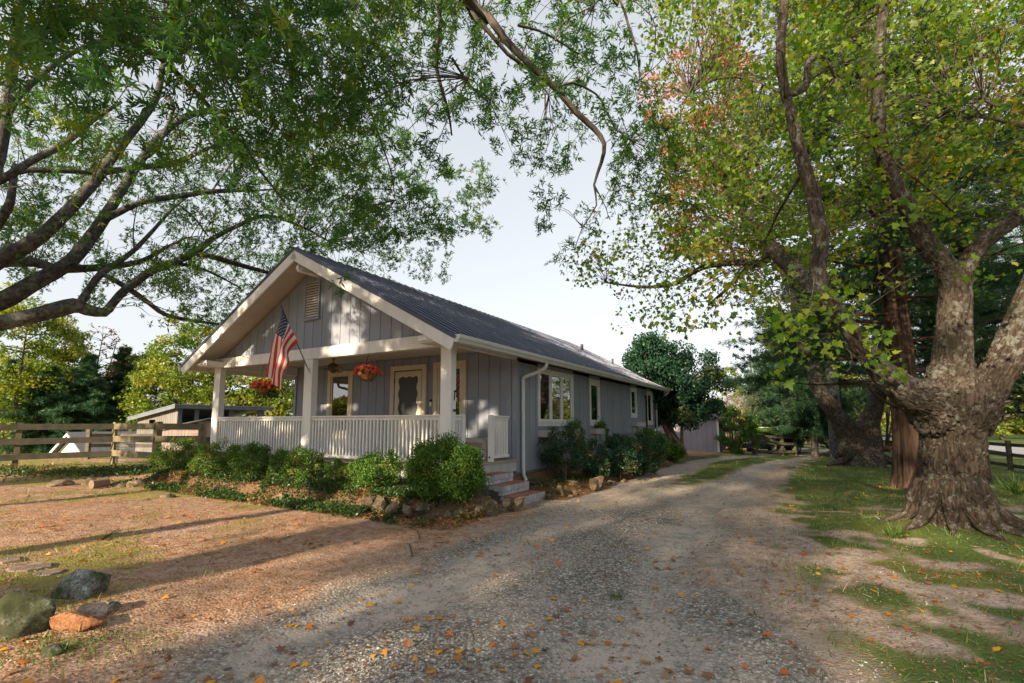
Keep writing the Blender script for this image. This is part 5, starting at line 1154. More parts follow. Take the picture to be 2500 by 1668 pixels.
def foliage(cells, Dfun, tl, nper, area, twigr=.0035, spread=.10, droop=.5, LP=None, pc=.5, maxd=2.2, dsp=.13):
    """cells: {(col,row): cover 0..9}; returns twigs, leaf points, axes"""
    LB = Limbs(); P = []; AX = []
    for (cx_, cy_), cv in cells.items():
        if cv <= 0: continue
        D = Dfun(cx_, cy_); a = (100*D/F)**2*1.15; c = min(cv/10*.97, .93); n = -math.log(1-c)*a/area; nt_w = rng.poisson(n/nper)
        for _ in range(nt_w):
            Y = D*(1+rng.normal()*dsp); Y = max(Y, 3.2); p = at((cx_+rng.random())*100, (cy_+rng.random())*100, Y)
            d = rng.normal(size=3); d[2] = d[2]*.5-droop; d /= np.linalg.norm(d); L_ = tl*rng.uniform(.6, 1.3)
            a0 = p-d*L_*.5; a1 = p+d*L_*.5+np.array([0, 0, -.12*L_]); mid = p+rng.normal(size=3)*L_*.06
            if LP is not None and rng.random() < pc:
                j = np.argmin(np.linalg.norm(LP[:, :3]-a0, axis=1)); dj = np.linalg.norm(LP[j, :3]-a0)
                if .1 < dj < maxd: mm = (LP[j, :3]+a0)/2+np.array([0, 0, .08*dj])+rng.normal(size=3)*.05*dj; LB.add([LP[j, :3], mm, a0], [.004+.003*dj, .004+.002*dj, twigr], .25, 4, 0)
            LB.add([a0, mid, a1], [twigr, twigr*.8, .0015], .25, 3, 0)
            k = max(2, int(nper*rng.uniform(.7, 1.3))); t_ = rng.random(k)**.8; q = a0*((1-t_)**2)[:, None]+mid*(2*t_*(1-t_))[:, None]*1+a1*(t_**2)[:, None]
            P.append(q+rng.normal(size=(k, 3))*spread*tl); AX.append(np.tile(d, (k, 1))+rng.normal(size=(k, 3))*.45)
    return LB, np.vstack(P), np.vstack(AX)
def grid(txt, x0, y0=0):
    g = {}
    for j, row in enumerate(txt.split()):
        for i, ch in enumerate(row): 
            if ch not in '.0': g[(x0+i, y0+j)] = int(ch)
    return g
#            col: 13 14 15 16 17 18 19 20 21 22 23 24 25 26
MG = grid("""
..28888888879888
..17878876878888
...6868767767878
...7878777767776
...6768777877677
..24786655445533
..28886633431222
..146664352.1221
....355541......
................""".strip().replace(' ', ''), 13, -1)
MG.update(grid("14677 35688 156 .35 13", 14, 4) if False else {})
for k_, v_ in {(15,4):2,(15,5):3,(14,6):4,(15,6):4,(14,5):1,(15,7):2,(16,7):3}.items(): MG[k_] = v_
MG[(19,8)] = 4; MG.update({(16,1): 4, (15,1): 0, (15,2): 0, (15,3): 0, (16,2): 4, (17,1): 5, (16,3): 5, (17,2): 5, (16,0): 6}); MG[(20,8)] = 2; MG[(20,7)] = 4; MG[(19,7)] = 5; MG[(21,8)] = 3;  MG[(22,6)] = 1; MG[(20,6)] = 2; MG[(21,6)] = 2; MG[(22,7)] = 0; MG[(21,7)] = 1
def MD(c, r):
    if r >= 7 and c >= 18: return 5.8
    return float(np.interp(c, [14, 16, 18, 20, 25], [10.8, 9.6, 8.6, 8.0, 7.8]))
LB, P, AX = foliage(MG, MD, .5, 9, .0018, droop=.35, LP=MP, pc=.45, spread=.16)
LM.build_each('limb', M['bark_maple'], mapt); LB.build('twigs', M['bark_far'], mapt)['kind'] = 'stuff'
n = len(P); tn = (vnoise(P*1.3, 4) > .74)*rng.random(n); AX[:, 2] -= .5
leafcloud('crown', P, .088*rng.uniform(.5, 1.3, n), MAPLE, M['lf_maple'], mapt, axis=AX, nrm=rng.normal(size=(n, 3))+np.array([-.3, -.6, .5]), tint=tn, stuff=True)
print('maple leaves', n)
# --- willow oak on the left (trunk outside the frame)
oak = thing('willow_oak', 'large willow oak reaching in from the left with long bare grey limbs over the yard', 'tree', (-14.2, 10.4, 0)); LO = Limbs()
s2 = .5294
def o2(pts, n=10, seed=0, w_=0): limb(LO, [(x*s2, y*s2, Y, wd*s2) for x, y, Y, wd in pts], n, seed, w_, .14)
LO.add([(-14.2, 10.4, -.2), (-14.2, 10.4, .5), (-14.1, 10.4, 2.2), (-14.0, 10.4, 4.2), (-14.3, 10.2, 7)], [.95, .72, .62, .6, .4], .3, 16, .1, 0, 3)
o2([(-560,1560,10.4,110),(-250,1540,10.4,90),(0,1490,10.5,76),(180,1450,10.7,74),(340,1410,11,72),(400,1428,11.1,56),(480,1440,11.2,48),(520,1400,11.3,42),(580,1335,11.5,44),(700,1250,12,42),(800,1210,12.4,38),(900,1165,12.8,36),(990,1095,13.2,28),(1080,1050,13.5,22),(1230,995,14,18),(1400,1050,14.5,13),(1520,1115,15,7)], 12, 1)
o2([(900,1165,12.8,30),(1000,1190,13.2,27),(1100,1220,13.7,24),(1250,1262,14.4,18)], 8, 2)
o2([(370,1400,11,48),(420,1320,11.1,38),(470,1260,11.3,38),(600,1170,11.8,26),(690,1080,12.3,22),(800,960,12.9,14),(880,900,13.4,5)], 8, 3)
o2([(475,1265,11.3,26),(540,1300,11.4,25),(620,1350,11.7,26),(690,1400,12,22),(760,1450,12.4,20),(880,1478,12.9,16),(1010,1495,13.5,10)], 8, 4)
o2([(-500,1500,10.4,120),(-250,1450,10.4,110),(0,1390,10.6,92),(150,1310,10.8,84),(330,1200,11.1,76),(470,1020,11.5,66),(560,880,11.8,54),(650,740,12.1,48),(760,610,12.5,40),(880,530,12.9,34),(985,515,13.3,24),(1120,510,13.8,12)], 12, 5)
o2([(-480,1400,10.4,110),(-200,1300,10.3,100),(0,1200,10.3,88),(200,1080,10.4,72),(400,880,10.7,62),(500,750,11,56),(600,620,11.3,48),(700,490,11.6,42),(735,400,11.8,36),(760,250,12,24)], 12, 6)
o2([(-300,1240,10.8,60),(0,1212,11.2,50),(170,1212,11.5,46),(250,1238,11.6,42),(350,1240,11.8,40),(500,1230,12.1,34),(650,1205,12.5,26),(750,1150,13,18),(860,1095,13.5,10)], 8, 7)
o2([(-300,960,10.2,66),(0,832,10,50),(140,745,10.2,42),(300,660,10.5,38),(420,560,10.8,30),(560,470,11.2,18)], 8, 8)
o2([(-100,850,10.4,40),(0,822,10.8,36),(130,785,11,30),(350,790,11.5,26),(480,810,12,14)], 7, 9)
o2([(-120,1200,9.5,90),(-30,820,9.4,80),(15,620,9.4,72),(40,420,9.4,70),(70,200,9.4,66),(90,0,9.4,60),(100,-250,9.4,50)], 12, 10)
o2([(20,560,9.4,50),(80,450,9.6,46),(160,370,9.8,40),(300,262,10.2,34),(420,205,10.5,26),(520,165,10.8,16)], 8, 11)
o2([(-30,1060,10,64),(10,1000,10,58),(45,940,10,52),(62,830,10.1,44),(75,760,10.2,30)], 8, 12)
o2([(468,795,11.0,38),(545,785,11.4,34),(620,772,12,30),(750,765,12.4,28),(840,740,12.7,28),(900,712,13,24),(1010,670,13.5,14),(1120,690,14,7)], 7, 13)
o2([(478,1012,11.5,44),(550,978,11.65,38),(620,945,11.8,34),(700,922,12.1,32),(850,902,12.6,26),(950,885,13,26),(1055,880,13.3,20),(1150,880,13.8,12),(1300,872,14.3,6)], 8, 14)
o2([(1050,880,13.3,18),(1080,810,13.6,14),(1115,730,14,7)], 6, 15); o2([(975,885,13.1,14),(1020,820,13.4,10),(1110,700,13.9,5)], 6, 16)
o2([(800,1215,12.4,20),(900,1230,12.8,14),(1000,1270,13.3,10),(1110,1330,13.8,5)], 6, 17); o2([(620,1170,12,10),(615,1060,12,7),(640,900,12.1,5)], 5, 18)
o2([(830,950,13,12),(900,1010,13.1,10),(960,1090,13.3,8)], 5, 19); o2([(770,330+120,12.4,30),(800,500,12.4,22),(720,690,12.2,20),(660,730,12.1,24)], 7, 20)
OKP = LO.allpts()
OG = grid("""
...............
...............
544...........
3352344665....
453444566554..
661244666642..
42345455123...
..114443......
....1.........""".strip(), 0, 0)
OG.update(grid("4444444444 5445555555", 0, -2))
LBO, P, AX = foliage(OG, lambda c, r: 17.5 if (c >= 5 and r >= 6) else (12.8 if r > 2 else 11.5), .6, 11, .0029, droop=.1, LP=OKP, pc=.8, spread=.14, maxd=3, dsp=.12)
LO.build_each('limb', M['bark_oak'], oak); LBO.build('twigs', M['bark_far'], oak)['kind'] = 'stuff'; n = len(P); third = n//2
leafcloud('crown', P, .12*rng.uniform(.7, 1.25, n), OAK[0], M['lf_oak'], oak, axis=AX, tint=(vnoise(P*.9, 6) > .68)*rng.random(n)*.6, stuff=True); print('oakA', n)
# --- overhead willow oak, trunk behind the camera
oak2 = thing('willow_oak', 'overhanging willow oak whose drooping leafy boughs fill the sky above the roof', 'tree', (-9.0, -2.2, 0)); LQ = Limbs()
LQ.add([(-9.0, -2.2, -.2), (-9.0, -2.2, .5), (-8.9, -2.1, 3), (-8.8, -2, 6), (-9, -2, 11)], [.8, .6, .5, .45, .2], .3, 14, .1, 0, 5)
def q3(pts, n=8, seed=0, pre=None):
    P = [at(900+x*.4145, y*.4145, Y) for x, y, Y, wd in pts]; r = [wpx_r(900+x*.4145, y*.4145, Y, wd*.4145) for x, y, Y, wd in pts]
    if pre: P = [np.array(a, float) for a in pre[0]]+P; r = pre[1]+r
    LQ.add(P, r, .18, n, .1, .0, seed)
q3([(590,0,6.4,52),(700,90,6.6,50),(800,230,6.8,48),(900,330,6.9,42),(1000,430,7.1,40),(1110,530,7.3,38),(1220,660,7.5,36),(1330,760,7.7,34),(1388,850,7.8,26),(1370,960,8,22),(1328,1090,8.2,14),(1342,1210,8.4,9),(1260,1340,8.6,7),(1215,1465,8.8,4)], 9, 1, ([(-8.8,-2,5.6),(-6.2,.2,8.0),(-3.2,3.4,8.5)], [.26,.22,.19]))
q3([(380,-60,7,32),(400,20,7.2,28),(425,130,7.4,28),(405,260,7.6,26),(400,400,7.8,22),(435,540,8,20),(470,660,8.2,16),(490,800,8.4,9)], 7, 2, ([(-8.8,-2,5.8),(-6.2,2,8.5)], [.2,.12]))
q3([(520,-40,7,34),(600,80,7.2,30),(700,180,7.4,28),(820,320,7.6,24),(940,410,7.9,18),(1060,560,8.2,9)], 7, 3, ([(-8.8,-2,5.7),(-4.6,1.8,8.6)], [.2,.13]))
q3([(880,150,6.9,18),(1000,180,7.1,16),(1100,230,7.3,14),(1240,320,7.6,9),(1400,400,7.9,5)], 6, 4)
q3([(1110,515,7.3,18),(1200,488,7.5,15),(1300,530,7.8,14),(1370,590,8,12),(1440,740,8.3,9),(1540,830,8.6,5)], 6, 5)
q3([(1380,-100,6.8,20),(1480,0,7,17),(1530,150,7.2,15),(1580,300,7.4,13),(1597,475,7.6,6)], 6, 6, ([(-3.6,-1,8),(-1,3,8.8)], [.1,.07]))
q3([(1100,240,7.2,12),(1120,170,7.2,11),(1180,110,7.3,10),(1330,30,7.4,7)], 5, 7); q3([(490,340,7.7,18),(560,450,7.9,15),(620,530,8.1,12),(720,610,8.4,6)], 5, 8)
q3([(-40,480,8,12),(10,640,8.2,10),(70,830,8.4,9),(130,1000,8.7,8),(158,1180,9,5)], 5, 9); q3([(1330,1090,8.2,8),(1400,1230,8.4,6),(1410,1290,8.5,3)], 5, 10)
q3([(660,90,6.6,9),(620,280,6.7,7),(590,460,6.9,5)], 4, 11); q3([(1560,0,7.2,9),(1660,90,7.3,8),(1690,160,7.4,4)], 4, 12); q3([(1040,550,7.4,9),(1045,690,7.5,7),(1115,735,7.6,4)], 4, 13)
def q2(pts, n=7, seed=0, pre=None): q3([((x*s2-900)/.4145, y*s2/.4145, Y, wd*s2/.4145) for x, y, Y, wd in pts], n, seed, pre)
q2([(200,-120,5.6,34),(330,30,5.8,34),(480,100,6,34),(640,205,6.3,32),(740,270,6.6,28),(860,380,7,26),(980,510,7.4,24),(1060,600,7.7,20),(1140,690,8,14),(1200,790,8.3,11),(1260,865,8.6,9),(1340,975,9,5)], 8, 14, ([(-8.8,-2,4.6),(-8,.5,6.5),(-7,3,7.2)], [.2,.16,.12]))
q2([(1060,600,7.7,12),(1085,650,7.7,9),(1078,695,7.7,5)], 5, 15); q2([(1070,615,7.7,10),(1160,635,7.9,8),(1290,680,8.3,5)], 5, 16)
q2([(830,-40,5.6,12),(850,100,5.8,9),(900,220,6,7),(1000,320,6.3,5)], 5, 17); q2([(1040,0,6,12),(1060,120,6.2,9),(1150,260,6.6,6)], 5, 18); q2([(560,120,6.1,9),(575,0,6,12)], 5, 19)
QP = LQ.allpts()
QG = grid("""
88888888886555421
5556788887444532
23335778864434431
111135665321342441
.....2.3331001243
.......03210.221
........1....1""".strip(), 0, 0)
def QD(c, r):
    base = float(np.interp(c, [0, 4, 8, 12, 16], [5.0, 5.4, 6.6, 7.4, 7.8])); return base+max(0, r-1)*.42+(.7 if c >= 10 else 0)
QG.update(grid("2222222222222222 3333333333333333 5555555555554433", 0, -3))
LBQ, P, AX = foliage(QG, QD, .5, 10, .0028, droop=.45, LP=QP, pc=.6, spread=.14, maxd=2.2, dsp=.12)
LQ.build_each('limb', M['bark_far'], oak2); LBQ.build('twigs', M['bark_far'], oak2)['kind'] = 'stuff'
# canopy overhead and behind the camera
nn = 3500; Pq = np.stack([rng.uniform(-11, 3, nn), rng.uniform(-11, 4.5, nn), rng.uniform(6.5, 12, nn)], 1); Pq = Pq[(fbm(Pq*.5, 3, 9) > .5)]
P = np.vstack([P, Pq]); AX = np.vstack([AX, rng.normal(size=(len(Pq), 3))]); n = len(P)
leafcloud('crown', P, .125*rng.uniform(.7, 1.25, n), OAK[1], M['lf_oak'], oak2, axis=AX, tint=(vnoise(P*1.1, 6) > .55)*rng.random(n)*.9*sm(1500, 200, PX+P[:, 0]/np.maximum(P[:, 1], 1)*1199), stuff=True); print('oakB', n)  # leaves tinted brighter yellow toward the left, painting in sky backlight
# --- second maple with the V-shaped trunk
m2 = thing('maple_tree', 'grey-barked maple with V-shaped double trunk farther down the driveway', 'tree', (14.2, 20.1, G(14.2, 20.1))); L = Limbs()
limb(L, [(2100,1150,20.2,150),(2098,1112,20.2,112),(2070,1060,20.1,64),(2036,1006,20,44),(1998,949,20,40),(1984,893,20,38),(1960,840,20,30),(1940,740,20,22),(1880,560,20,14),(1850,400,19,8)], 14, 61)
limb(L, [(2112,1140,20.2,110),(2112,1090,20.2,90),(2122,1030,20.2,58),(2138,985,20.2,46),(2148,930,20.2,46),(2150,860,20.4,38),(2130,700,20.6,26),(2120,500,20.6,16),(2100,300,20,8)], 14, 62)
for a_, b_ in (((2150,1118),(2230,1142)), ((2060,1120),(2020,1136)), ((2085,1128),(2090,1148))): limb(L, [(a_[0]-12,a_[1]-14,20,40),(a_[0],a_[1],19.9,28),(b_[0],b_[1],19.6,6)], 7, 64)
L.build('trunk', M['bark_maple'], m2)
def addcrown(t, cells, Dfun, area, size, mat, tmpl, seed=0, tl=.7, nper=14, tint=.25, droop=.2, name='crown', LP=None):
    LB, P, AX = foliage(cells, Dfun, tl, nper, area, droop=droop, LP=LP, pc=.5, spread=.2, dsp=.10, maxd=4); n = len(P)
    LB.build('twigs', M['bark_far'], t)['kind'] = 'stuff'; leafcloud(name, P, size*rng.uniform(.7, 1.3, n), tmpl, mat, t, axis=AX, nrm=rng.normal(size=(n, 3))+np.array([-.3, -.5, .6]), tint=(vnoise(P*.7, seed) > (1-tint))*rng.random(n), stuff=True); print(name, n)
addcrown(m2, grid("456654 456654 5566655 5566655 4666655 3566654 .566654 ..555533 ...34442 ....22", 17, -1), lambda c, r: 19.5, .012, .20, M['lf_green'], RH, 3, LP=L.allpts())
# --- third trunk behind it, cedars, dark evergreen tree and the autumn maple
tree('maple_tree', 'grey maple trunk standing just left behind the V-shaped maple', (at(2045,1105,26)[0], 26, G(at(2045,1105,26)[0], 26)), 9, .36, (at(2045,600,26)[0], 26.5, 11), (4.5, 4, 4.5), 70, 6000, .22, M['lf_green'], M['bark_oak'], seed=5, tint=.3)
ced = thing('cedar_tree', 'tall straight cedar with fluted red-brown bark close behind the massive maple', 'tree', (9.25, 11.8, G(9.25, 11.8))); L = Limbs()
P_, r__ = resample([(9.50, 11.85, -.2), (9.49, 11.83, .25), (9.46, 11.8, 1.2), (9.42, 11.8, 3), (9.35, 11.8, 6), (9.2, 11.8, 10), (9.0, 11.8, 15)], [.42, .32, .275, .25, .22, .17, .05], .12); L.add(P_, r__, .12, 40, .0, 0, 1)
V_ = L.V[0]; B_ = L.B[0]; ctr = np.repeat(L.pts[0][:, :3], 40, 0); rr_ = np.repeat(L.pts[0][:, 3], 40); th = np.arctan2(B_[:, 1], B_[:, 0]); fl_ = .13*np.cos(th*5+.6*np.sin(B_[:, 2]*.5))+.07*np.cos(th*11+1+B_[:, 2]*.3)+.25*(fbm(np.stack([np.cos(th)*4, np.sin(th)*4, B_[:, 2]*.5], -1), 3, 2)-.5)
L.V[0] = ctr+(V_-ctr)*(1+fl_)[:, None]; L.build('trunk', M['bark_cedar'], ced)
LC = Limbs(); CPp = []; CAX = []
limbspec = [(a, z, R_) for a, z, R_ in zip(rng.uniform(0, 6.28, 60), np.linspace(2.6, 14, 60), rng.uniform(1.8, 4.2, 60))]
for i, (a, z, R_) in enumerate(limbspec):
    R_ *= 1-.55*(z-2.6)/12; s = np.array([9.2, 11.8, z]); d = np.array([math.cos(a), math.sin(a), 0]); e = s+d*R_+np.array([0, 0, R_*rng.uniform(-.1, .35)]); m_ = (s+e)/2+np.array([0, 0, -.05*R_])+rng.normal(size=3)*.15
    LC.add([s, m_, e], [.05, .028, .008], .3, 5, .1, 0, i)
    for k in range(9):
        t_ = rng.uniform(.3, 1); q = s*(1-t_)+e*t_; dd2 = d+rng.normal(size=3)*.8; dd2[2] = rng.normal()*.3-.1; q2_ = q+dd2*rng.uniform(.4, .9); LC.add([q, (q+q2_)/2+np.array([0,0,.05]), q2_], [.012, .008, .004], .3, 3, 0)
        kk = 46; tt = rng.random(kk)[:, None]; CPp.append(q*(1-tt)+q2_*tt+rng.normal(size=(kk, 3))*np.array([.13, .13, .06])); CAX.append(np.tile(dd2, (kk, 1))+rng.normal(size=(kk, 3))*.4)
for a, z, R_ in ((3.4, 1.9, 1.2), (5.9, 2.2, 1.5), (.3, 2.5, 2.0), (2.4, 2.9, 1.8)): LC.add([(9.2, 11.8, z), (9.2+R_*.5*math.cos(a), 11.8+R_*.5*math.sin(a), z+.25), (9.2+R_*math.cos(a), 11.8+R_*math.sin(a), z+.9)], [.05, .03, .01], .2, 5, .1)
LC.build('limbs', M['bark_cedar'], ced)['kind'] = 'stuff'; CPp = np.vstack(CPp); CAX = np.vstack(CAX); n = len(CPp)
leafcloud('crown', CPp, .14*rng.uniform(.7, 1.3, n), CEDAR[0], M['lf_cedar'], ced, axis=CAX, stuff=True); print('cedar', n)
def bx(px, Y): x = at(px, 1033, Y)[0]; return (x, Y, G(x, Y))
conifer('cedar_tree', 'dark bushy cedar with thick trunk seen between the maple\'s right limbs', bx(2385, 16), 14, 3.4, .22, 90, 14000, .20, M['lf_cedar'], M['bark_cedar'], .22, 11)
conifer('cedar_tree', 'cedar rising at the right edge behind the road fence', bx(2560, 17), 13, 3.6, .22, 80, 8000, .20, M['lf_cedar'], M['bark_cedar'], .16, 12)
conifer('cedar_tree', 'tall dark cedar directly behind the fluted cedar trunk', bx(2285, 20), 17, 4.0, .25, 100, 9000, .24, M['lf_cedar'], M['bark_cedar'], .2, 13)
conifer('cedar_tree', 'low spreading green cedar over the brown board fence and steel gate', bx(1922, 34.5), 8.6, 3.9, .2, 120, 22000, .30, M['lf_cedar'], M['bark_far'], .14, 14, droop=.3)
conifer('cedar_tree', 'dark feathery cedar between the V-shaped maple and the pale sky', bx(1985, 30), 12, 3.9, .2, 110, 20000, .28, M['lf_cedar'], M['bark_far'], .1, 15)
c_ = at(1715, 285, 32); tree('autumn_maple', 'tall maple with pink and orange autumn leaves rising behind the yellow-green crown', (at(2075,1033,32)[0], 32, -.1), 15, .13, (c_[0], 32, c_[2]), (4.0, 4, 5.6), 120, 9000, .24, M['lf_orange'], M['bark_far'], group=None, seed=21, tint=.2, clump=.2)
c_ = at(1610, 480, 30); tree('autumn_maple', 'orange-tinged maple crown behind the leafy left edge of the near maple', (at(2085,1033,31)[0], 31, -.1), 9, .1, (c_[0]+3.4, 30, c_[2]-1), (3.4, 3, 3.6), 70, 5000, .22, M['lf_orange'], M['bark_far'], seed=22, tint=.6)
c_ = at(2270, 120, 26); tree('tall_tree', 'tall twiggy rust-coloured tree above the cedars at upper right', (at(2300,1033,26)[0], 26, -.5), 22, .35, (c_[0], 26, c_[2]), (6, 5, 7), 110, 6000, .22, M['lf_rust'], M['bark_tan'], seed=23, clump=.16)
dk = bx(1655, 22.9); c_ = at(1628, 945, 23); tree('holly_tree', 'dark evergreen multi-stemmed tree at the back corner of the house', dk, 2.2, .09, (c_[0], 23.2, c_[2]+.05), (2.75, 2.3, 2.15), 120, 60000, .13, M['lf_dark'], M['bark_tan'], seed=24, stems=6, clump=.24, shell=.2, tint=.03, flat=.8)
for i, (px, py, h_) in enumerate(((1500, 870, .5), (1545, 850, .6), (1580, 845, .4), (1715, 865, .7), (1735, 890, .5))): pass
tree('shrub', 'green ornamental shrub topped with tan plumes left of the brown fence', bx(1800, 28.5), .8, .03, (bx(1800,28.5)[0], 28.5, 1.15), (1.2, 1.1, 1.35), 60, 9000, .10, M['lf_shrub'], M['bark_tan'], seed=25, stems=6, cat='shrub')
pl = thing('plume_grass', 'tan feathery plumes rising above the green ornamental shrub', 'grass plumes', (bx(1795, 29)[0], 29, 0)); n = 3500; Pp = rng.normal(size=(n, 3))*np.array([.62, .5, .42])+np.array([bx(1792, 29)[0], 29, 2.65]); leafcloud('plumes', Pp, .11, NEED, M['lf_plume'], pl, axis=rng.normal(size=(n, 3))+np.array([0, 0, 1.2]))
mbp = MB()
for i in range(40): a_ = rng.normal(size=2)*.35; x0 = bx(1792, 29)[0]; mbp.tube([(x0+a_[0]*.3, 29+a_[1]*.3, 0), (x0+a_[0]*1.5, 29+a_[1]*1.5, 2.7+rng.normal()*.3)], .012, 3, cap=False)
mbp.build('stems', M['bark_tan'], pl)['kind'] = 'stuff'
tree('tree', 'small yellow-green tree far behind the plume shrub', bx(1778, 60), 5, .15, (bx(1778,60)[0], 60, 5.2), (1.9, 1.9, 3.2), 40, 3000, .28, M['lf_yellow'], M['bark_far'], seed=26, tint=.2)
tree('bare_tree', 'thin bare-branched tree against the sky behind the low cedar', bx(1842, 45), 7.5, .08, (bx(1842,45)[0], 45, 5.8), (2.2, 2, 3), 80, 5000, .16, M['lf_dark'], M['bark_far'], seed=27, stems=9, clump=.12)
# left background
def bgt(px, Y, topy, hw, mat, label, seed, nleaf=16000, ls=.26, tint=.15, fl=.8, z=None, wid=1, **k):
    x = at(px, 1033, Y)[0]; z0 = G(x, Y); zt = EYE+(1033-topy)/1206*Y*1.0; r_ = hw*Y/F; cz = z0+(zt-z0)*.56; rz = (zt-z0)*.46
    return tree('tree', label, (x, Y, z0), z0+(zt-z0)*.6, max(.12, r_*.07), (x, Y, cz), (r_, r_*.9, rz), 130, nleaf, ls, mat, M['bark_far'], seed=seed, clump=.20, tint=tint, shell=.6, group='trees beyond the left fence', **k)
bgt(460, 44, 800, 125, M['lf_yellow'], 'sunlit yellow-green tree right behind the old plank shed', 31, tint=.2); bgt(600, 46, 815, 130, M['lf_yellow'], 'bright yellow tree seen through the open left end of the porch', 32, tint=.5)
bgt(700, 47, 870, 110, M['lf_yellow'], 'yellow-green tree half hidden by the porch wall and flag', 33, tint=.4); bgt(375, 50, 848, 70, M['lf_yellow'], 'round green tree just left of the yellow-green ones', 34, tint=.3)
bgt(330, 55, 868, 80, M['lf_green'], 'dull green tree top between pine and round green tree', 35, tint=.2); bgt(45, 52, 845, 105, M['lf_yellow'], 'bright leafy tree at the left edge beyond the fence', 36, 16000, .24, tint=.5)
bgt(25, 44, 705, 120, M['lf_yellow'], 'tallest green tree at the left edge, under the oak\'s lowest limb', 37, 18000, tint=.35); bgt(130, 48, 790, 80, M['lf_yellow'], 'green tree with dark shaded side left of the bare-topped one', 38, tint=.1)
for i, (px, Y, ty, rd_, lb) in enumerate(((205, 46, 870, 3.4, 'blue-green pine with a pale lower trunk behind the white house'), (110, 44, 900, 3.4, 'dark pine left of the blue-green one'), (290, 52, 850, 3.4, 'dark pine above the gable of the old plank shed'), (20, 50, 880, 3.6, 'shaded pine low at the left edge'))):
    x = at(px, 1033, Y)[0]; z0 = G(x, Y); conifer('pine_tree', lb, (x, Y, z0), EYE+(1033-ty)/1206*Y-z0, rd_*1.15, .28, 80, 9000, .42, M['lf_pine'], M['bark_tan'], .18, 50+i, group='pines beyond the left fence', droop=.1)
x = at(212, 1033, 50)[0]; tree('bare_tree', 'nearly leafless tree with fan-shaped top against the sky at left', (x, 50, G(x, 50)), 6, .22, (x, 50, 8.2), (3.6, 2, 3.4), 110, 1300, .2, M['lf_rust'], M['bark_far'], seed=61, stems=3, clump=.10)
# right background along the road
for i, (px, Y, ty, hw, mt_, lb, tn_) in enumerate(((2095, 62, 890, 60, 'lf_yellow', 'golden roadside tree glowing between the V-shaped maple trunks', .8), (2185, 58, 900, 70, 'lf_yellow', 'yellow roadside tree between V-shaped maple and fluted cedar', .5), (2020, 70, 925, 60, 'lf_orange', 'pale golden tree right of the steel gate', .5), (2440, 62, 900, 90, 'lf_yellow', 'olive green roadside tree right of the massive trunk', .1), (2600, 60, 850, 110, 'lf_green', 'dark roadside tree at the right edge of the view', .3), (2330, 66, 880, 90, 'lf_green', 'green roadside tree hidden mostly by the massive trunk', .5), (1900, 75, 960, 60, 'lf_orange', 'pale orange thicket behind the parked car', .3))):
    x = at(px, 1033, Y)[0]; z0 = G(x, Y); zt = EYE+(1033-ty)/1206*Y; r_ = hw*Y/F
    tree('roadside_tree', lb, (x, Y, z0), zt*.6, .2, (x, Y, (zt+z0)*.52+.3), (r_, r_, (zt-z0)*.47), 70, 5000, .36, M[mt_], M['bark_far'], seed=70+i, tint=tn_, group='roadside trees')
tree('crepe_myrtle', 'multi-stemmed tree with orange-brown trunks just behind the road fence', bx(2160, 36), 3, .07, (bx(2160,36)[0], 36, 4), (2.1, 2, 1.9), 50, 4500, .15, M['lf_yellow'], M['bark_cedar'], seed=81, stems=6, tint=.3, shell=.4)
# forest mass on the horizon all round
ft = []; 
for k in range(420):
    a_ = rng.uniform(0, 2*math.pi); D_ = rng.uniform(120, 200); x, y = D_*math.sin(a_), D_*math.cos(a_)
    ft.append((x, y, rng.uniform(4.5, 8.5) if abs(a_-math.pi) > 1.6 else rng.uniform(6, 11)))
ft = np.array(ft); n = 52; o = rng.normal(size=(len(ft), n, 3)); o /= np.linalg.norm(o, axis=2)[..., None]; gzf = hgt(ft[:, 0], ft[:, 1])
Pf_ = np.stack([ft[:, 0], ft[:, 1], gzf+ft[:, 2]*.5], 1)[:, None, :]+o*np.stack([ft[:, 2]*.8, ft[:, 2]*.8, ft[:, 2]*.55], 1)[:, None, :]
fo_ = leafcloud('far_forest', Pf_.reshape(-1, 3), 2.0, CLUMP[0], M['lf_green'], None, tint=np.repeat((rng.random(len(ft)) < .3)*.8, n)); fo_['kind'] = 'stuff'
# unseen trees added behind the camera, crowns shaped to shade yard and porch
sx, sy = math.sin(R(SUN_AZ)), math.cos(R(SUN_AZ)); lx, ly = -sy, sx
back = [(10, -8.6, 14, 3.4, .70, .285, 8500, 'high-crowned'), (11, -13.0, 14, 3.6, .70, .285, 8500, 'leaning'), (12, -18, 14.5, 3.8, .70, .28, 7500, 'forked'), (24, -3.9, 18, 3.2, .56, .43, 3600, 'slender'), (26, 2.6, 22, 4.4, .55, .44, 3300, 'dense'), (25, 10.5, 21, 4.6, .55, .43, 3600, 'broad'), (27, 18, 18, 4.5, .55, .42, 5000, 'rounded'), (33, -.8, 24, 3.8, .58, .40, 4600, 'tall'), (38, 7, 24, 4.8, .56, .42, 3600, 'taller'), (40, 15, 21, 5, .56, .4, 4600, 'widest')]
for i, (ds, la, h_, r_, cf, rf, nl, wd_) in enumerate(back):
    x, y = sx*ds+lx*la, sy*ds+ly*la; tree('tree', wd_+' unseen broadleaf tree added behind the viewer for its shade', (x, y, 0), h_*.6, .26, (x, y, h_*cf), (r_, r_, h_*rf*.95), 60, nl, .30, M['lf_green'], M['bark_far'], seed=90+i, clump=.2, group='unseen shade trees added behind the viewer')
